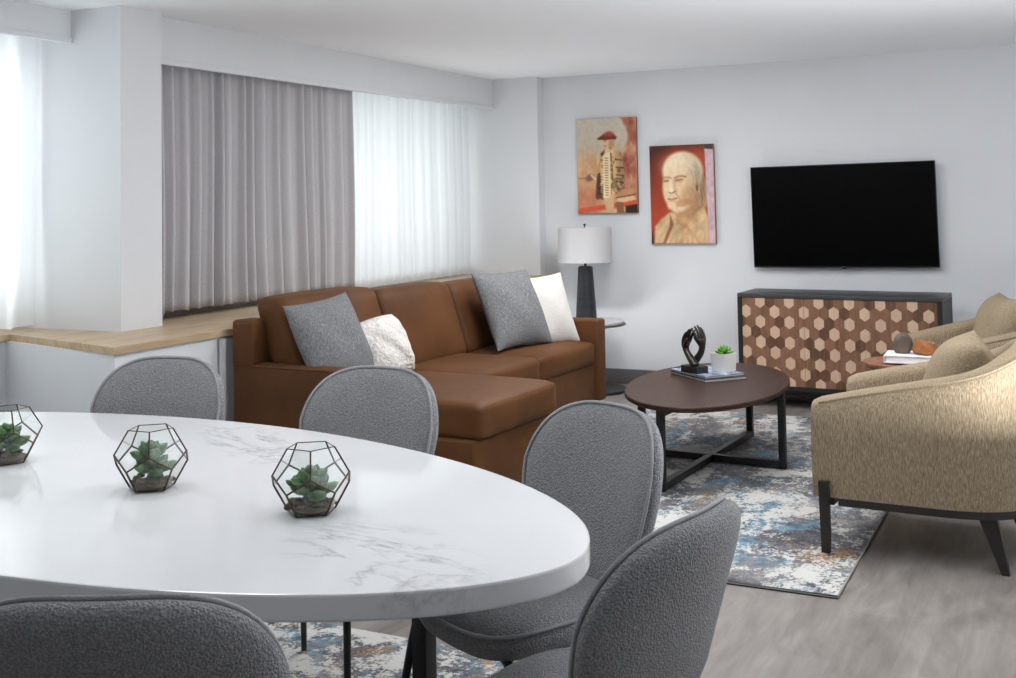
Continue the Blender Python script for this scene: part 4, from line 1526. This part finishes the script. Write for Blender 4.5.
def make_armchair(label, loc, rotz):
    t = thing('armchair', label, 'armchair', loc, rotz, 'tan tub armchairs')
    P = [Vector((x, y, 0)) for x, y in arm_path()]
    n = len(P)
    s = [0.0]
    for a, b in zip(P[:-1], P[1:]): s.append(s[-1] + (b - a).length)
    S = s[-1]
    TH = 0.115
    zb = 0.232
    sec_n = 20
    vs = []; fs = []
    seam = []
    def top(p):
        d = max(0.0, 0.375 - p.y)
        h = 0.615 + 0.165 * min(1.0, d / 0.75) ** 0.9
        if p.y < -0.10:
            h += 0.09 * (1 - abs(p.x / AW) ** 2.2) * min(1.0, (-0.10 - p.y) / 0.25)
        return h
    for i in range(n):
        d = (P[min(i + 1, n - 1)] - P[max(i - 1, 0)]).normalized()
        nin = Vector((-d.y, d.x, 0))          # inward (path runs counter-clockwise)
        h = top(P[i])
        endf = min(s[i], S - s[i])
        e = min(1.0, endf / 0.012)
        rnd_ = math.sqrt(max(0, 1 - (1 - e) ** 2))
        sh = 0.008 * (1 - rnd_)
        lean = 0.03 * min(1, max(0, (0.05 - P[i].y) / 0.4))
        T = TH - 2 * sh
        zt = h - sh; z0 = zb
        R = 0.046
        prof = [(sh, z0), (sh - 0.006, z0 + 0.10), (sh - 0.010, (z0 + zt) / 2), (sh - 0.006, zt - R - 0.03), (sh, zt - R)]
        for k in range(1, 8):
            a = PI - PI * k / 8
            prof.append((sh + T / 2 + T / 2 * math.cos(a), zt - R + R * math.sin(a)))
        prof += [(sh + T, zt - R), (sh + T + 0.006, (z0 + zt) / 2), (sh + T, z0)]
        for (off, z) in prof:
            q = P[i] + nin * (off - lean * (z - z0) / 0.6)
            vs.append((q.x, q.y, z))
        q = P[i] + nin * (sh - lean + 0.0065)
        seam.append((q.x, q.y, zt - R + R * 0.62))
    m_ = len(prof)
    for i in range(n - 1):
        for k in range(m_):
            fs.append((i * m_ + k, i * m_ + (k + 1) % m_, (i + 1) * m_ + (k + 1) % m_, (i + 1) * m_ + k))
    fs.append(tuple(range(m_))); fs.append(tuple(reversed([(n - 1) * m_ + k for k in range(m_)])))
    shell = MB().add(vs, fs).build('shell', M['tan_weave'], t, smooth=55)
    MB().tube(seam[1:-1], 0.0035, 6).build('piping', M['tan_weave'], shell, smooth=180)
    MB().rbox((0, 0.0, 0.30), (2 * AW - 0.23, 0.70, 0.135), 0.02, seg=10).build('seat_base', M['tan_weave'], t, smooth=180)
    MB().rbox((0, 0.045, 0.42), (2 * AW - 0.24, 0.70, 0.15), 0.05, (0.0, 0.02, 0.03), seg=16).build('seat_cushion', M['tan_weave'], t, smooth=180)
    # wooden rail following the outside
    fr = MB(); vs = []; fs = []
    Q = P[3:-3]
    for i, p in enumerate(Q):
        d = (Q[min(i + 1, len(Q) - 1)] - Q[max(i - 1, 0)]).normalized()
        nin = Vector((-d.y, d.x, 0))
        for (off, z) in ((0.0, 0.202), (0.0, 0.232), (0.05, 0.232), (0.05, 0.202)):
            q = p + nin * off; vs.append((q.x, q.y, z))
    for i in range(len(Q) - 1):
        for k in range(4):
            fs.append((i * 4 + k, i * 4 + (k + 1) % 4, i * 4 + 4 + (k + 1) % 4, i * 4 + 4 + k))
    fs.append((0, 1, 2, 3)); fs.append(tuple((len(Q) - 1) * 4 + k for k in (3, 2, 1, 0)))
    fr.add(vs, fs)
    fr.box((0, 0.31, 0.215), (2 * AW - .02, 0.035, 0.03))
    fr.build('frame_rail', M['frame_wood'], t, smooth=40)
    def post(p0, p1, a0, a1):
        v_ = []
        for (p, a) in ((p0, a0), (p1, a1)):
            for sx, sy in ((-1, -1), (1, -1), (1, 1), (-1, 1)):
                v_.append((p[0] + sx * a[0], p[1] + sy * a[1], p[2]))
        return MB().add(v_, [(3, 2, 1, 0), (4, 5, 6, 7)] + [(k, (k + 1) % 4, 4 + (k + 1) % 4, 4 + k) for k in range(4)])
    for sx in (-1, 1):
        post((sx * (AW + .006), 0.325, RUGZ), (sx * (AW + 0.012), 0.325, 0.298), (0.013, 0.0165), (0.015, 0.021)).build('leg', M['frame_wood'], t)
        post((sx * (AW - 0.05), -0.335, 0.0), (sx * (AW - 0.075), -0.275, 0.204), (0.014, 0.014), (0.02, 0.034)).build('leg', M['frame_wood'], t)
    return t


A1 = (-0.588, 5.08, 0.0)
R1 = math.radians(87.4)
ac = make_armchair('tan woven tub armchair nearest the camera, its side in full view', (A1[0], A1[1], RUGZ * 0), R1)
A2 = (-0.46, 6.82, 0.0)
R2 = math.radians(112)
copy_thing(ac, A2, R2, 'tan woven tub armchair behind the first, in front of the sideboard', 'tan tub armchairs')
def al(A, R, x, y, z):
    c, s = math.cos(R), math.sin(R)
    return Vector((A[0] + x * c - y * s, A[1] + x * s + y * c, z))
pillow('tan woven pillow in the armchair nearest the camera', M['tan_weave'], 0.46, 0.46, 0.27, al(A1, R1, -0.0, -0.14, 0.638), (-0.93, -0.1, 0.34), 0.0, seed=12, p=3.0, pinch=0.10)
pillow('tan woven pillow in the farther armchair', M['tan_weave'], 0.46, 0.46, 0.27, al(A2, R2, 0.02, -0.10, 0.655), (-0.90, -0.35, 0.34), 0.0, seed=14, p=3.0, pinch=0.10)

# ------------------------------------------------------------------ round side table between the armchairs
stb = thing('side_table', 'round walnut side table between the two tan armchairs', 'table', (-0.80, 6.19, 0.0))
MB().lathe([(0.06, 0.50), (0.12, 0.515), (0.17, 0.535), (0.198, 0.56), (0.205, 0.575), (0.204, 0.583), (0.196, 0.585), (0.188, 0.578), (0.01, 0.576)], 56).build('dish_top', M['side_wood'], stb, smooth=50)
MB().lathe([(0.15, RUGZ), (0.15, RUGZ + 0.008), (0.12, 0.03), (0.03, 0.04), (0.024, 0.1), (0.024, 0.44), (0.05, 0.49), (0.10, 0.508)], 40).build('pedestal', M['hex_pale'], stb, smooth=50)
bk = thing('hardback_book', 'white hardback book lying on the round side table under two stones', 'book', (-0.74, 6.19, 0.5855), math.radians(2))
MB().box((0, 0, 0.0025), (0.30, 0.21, 0.004)).build('back_cover', M['paper'], bk)
MB().box((0.002, 0, 0.0195), (0.288, 0.20, 0.030)).build('pages', M['paper'], bk)
MB().box((0, 0, 0.0365), (0.30, 0.21, 0.004)).build('front_cover', M['paper'], bk)
MB().box((-0.1475, 0, 0.0195), (0.004, 0.21, 0.030)).build('spine', M['paper'], bk)
ZBK = 0.5855 + 0.0386


def stone(label, mat, loc, s, seed, rot):
    mb = MB()
    rnd = random.Random(seed)
    bm = bmesh.new()
    bmesh.ops.create_icosphere(bm, subdivisions=3, radius=1.0)
    planes = []
    for k in range(11):
        v = Vector((rnd.gauss(0, 1), rnd.gauss(0, 1), rnd.gauss(0, 1))).normalized()
        planes.append((v, rnd.uniform(0.72, 0.95)))
    planes.append((Vector((0, 0, -1)), 0.6))
    for v in bm.verts:
        p = v.co.copy()
        for nv_, d_ in planes:
            e = p.dot(nv_) - d_
            if e > 0: p -= nv_ * e
        v.co = p
    zmin = min(v.co.z for v in bm.verts)
    for v in bm.verts:
        v.co = Vector((v.co.x * s[0], v.co.y * s[1], (v.co.z - zmin) * s[2]))
    bm.verts.index_update()
    mb.add([v.co.copy() for v in bm.verts], [[v.index for v in f.verts] for f in bm.faces])
    bm.free()
    o = mb.build('decorative_stone', mat, smooth=22, loc=loc, rotz=rot)
    return tag(o, label, 'stone', 'stones on the white book')


stone('upright grey brown stone on the left of the white book', M['stone_grey'], (-0.805, 6.20, ZBK), (0.05, 0.04, 0.068), 3, 0.4)
stone('faceted amber stone on the right of the white book', M['stone_amber'], (-0.695, 6.17, ZBK), (0.062, 0.05, 0.052), 8, 0.1)
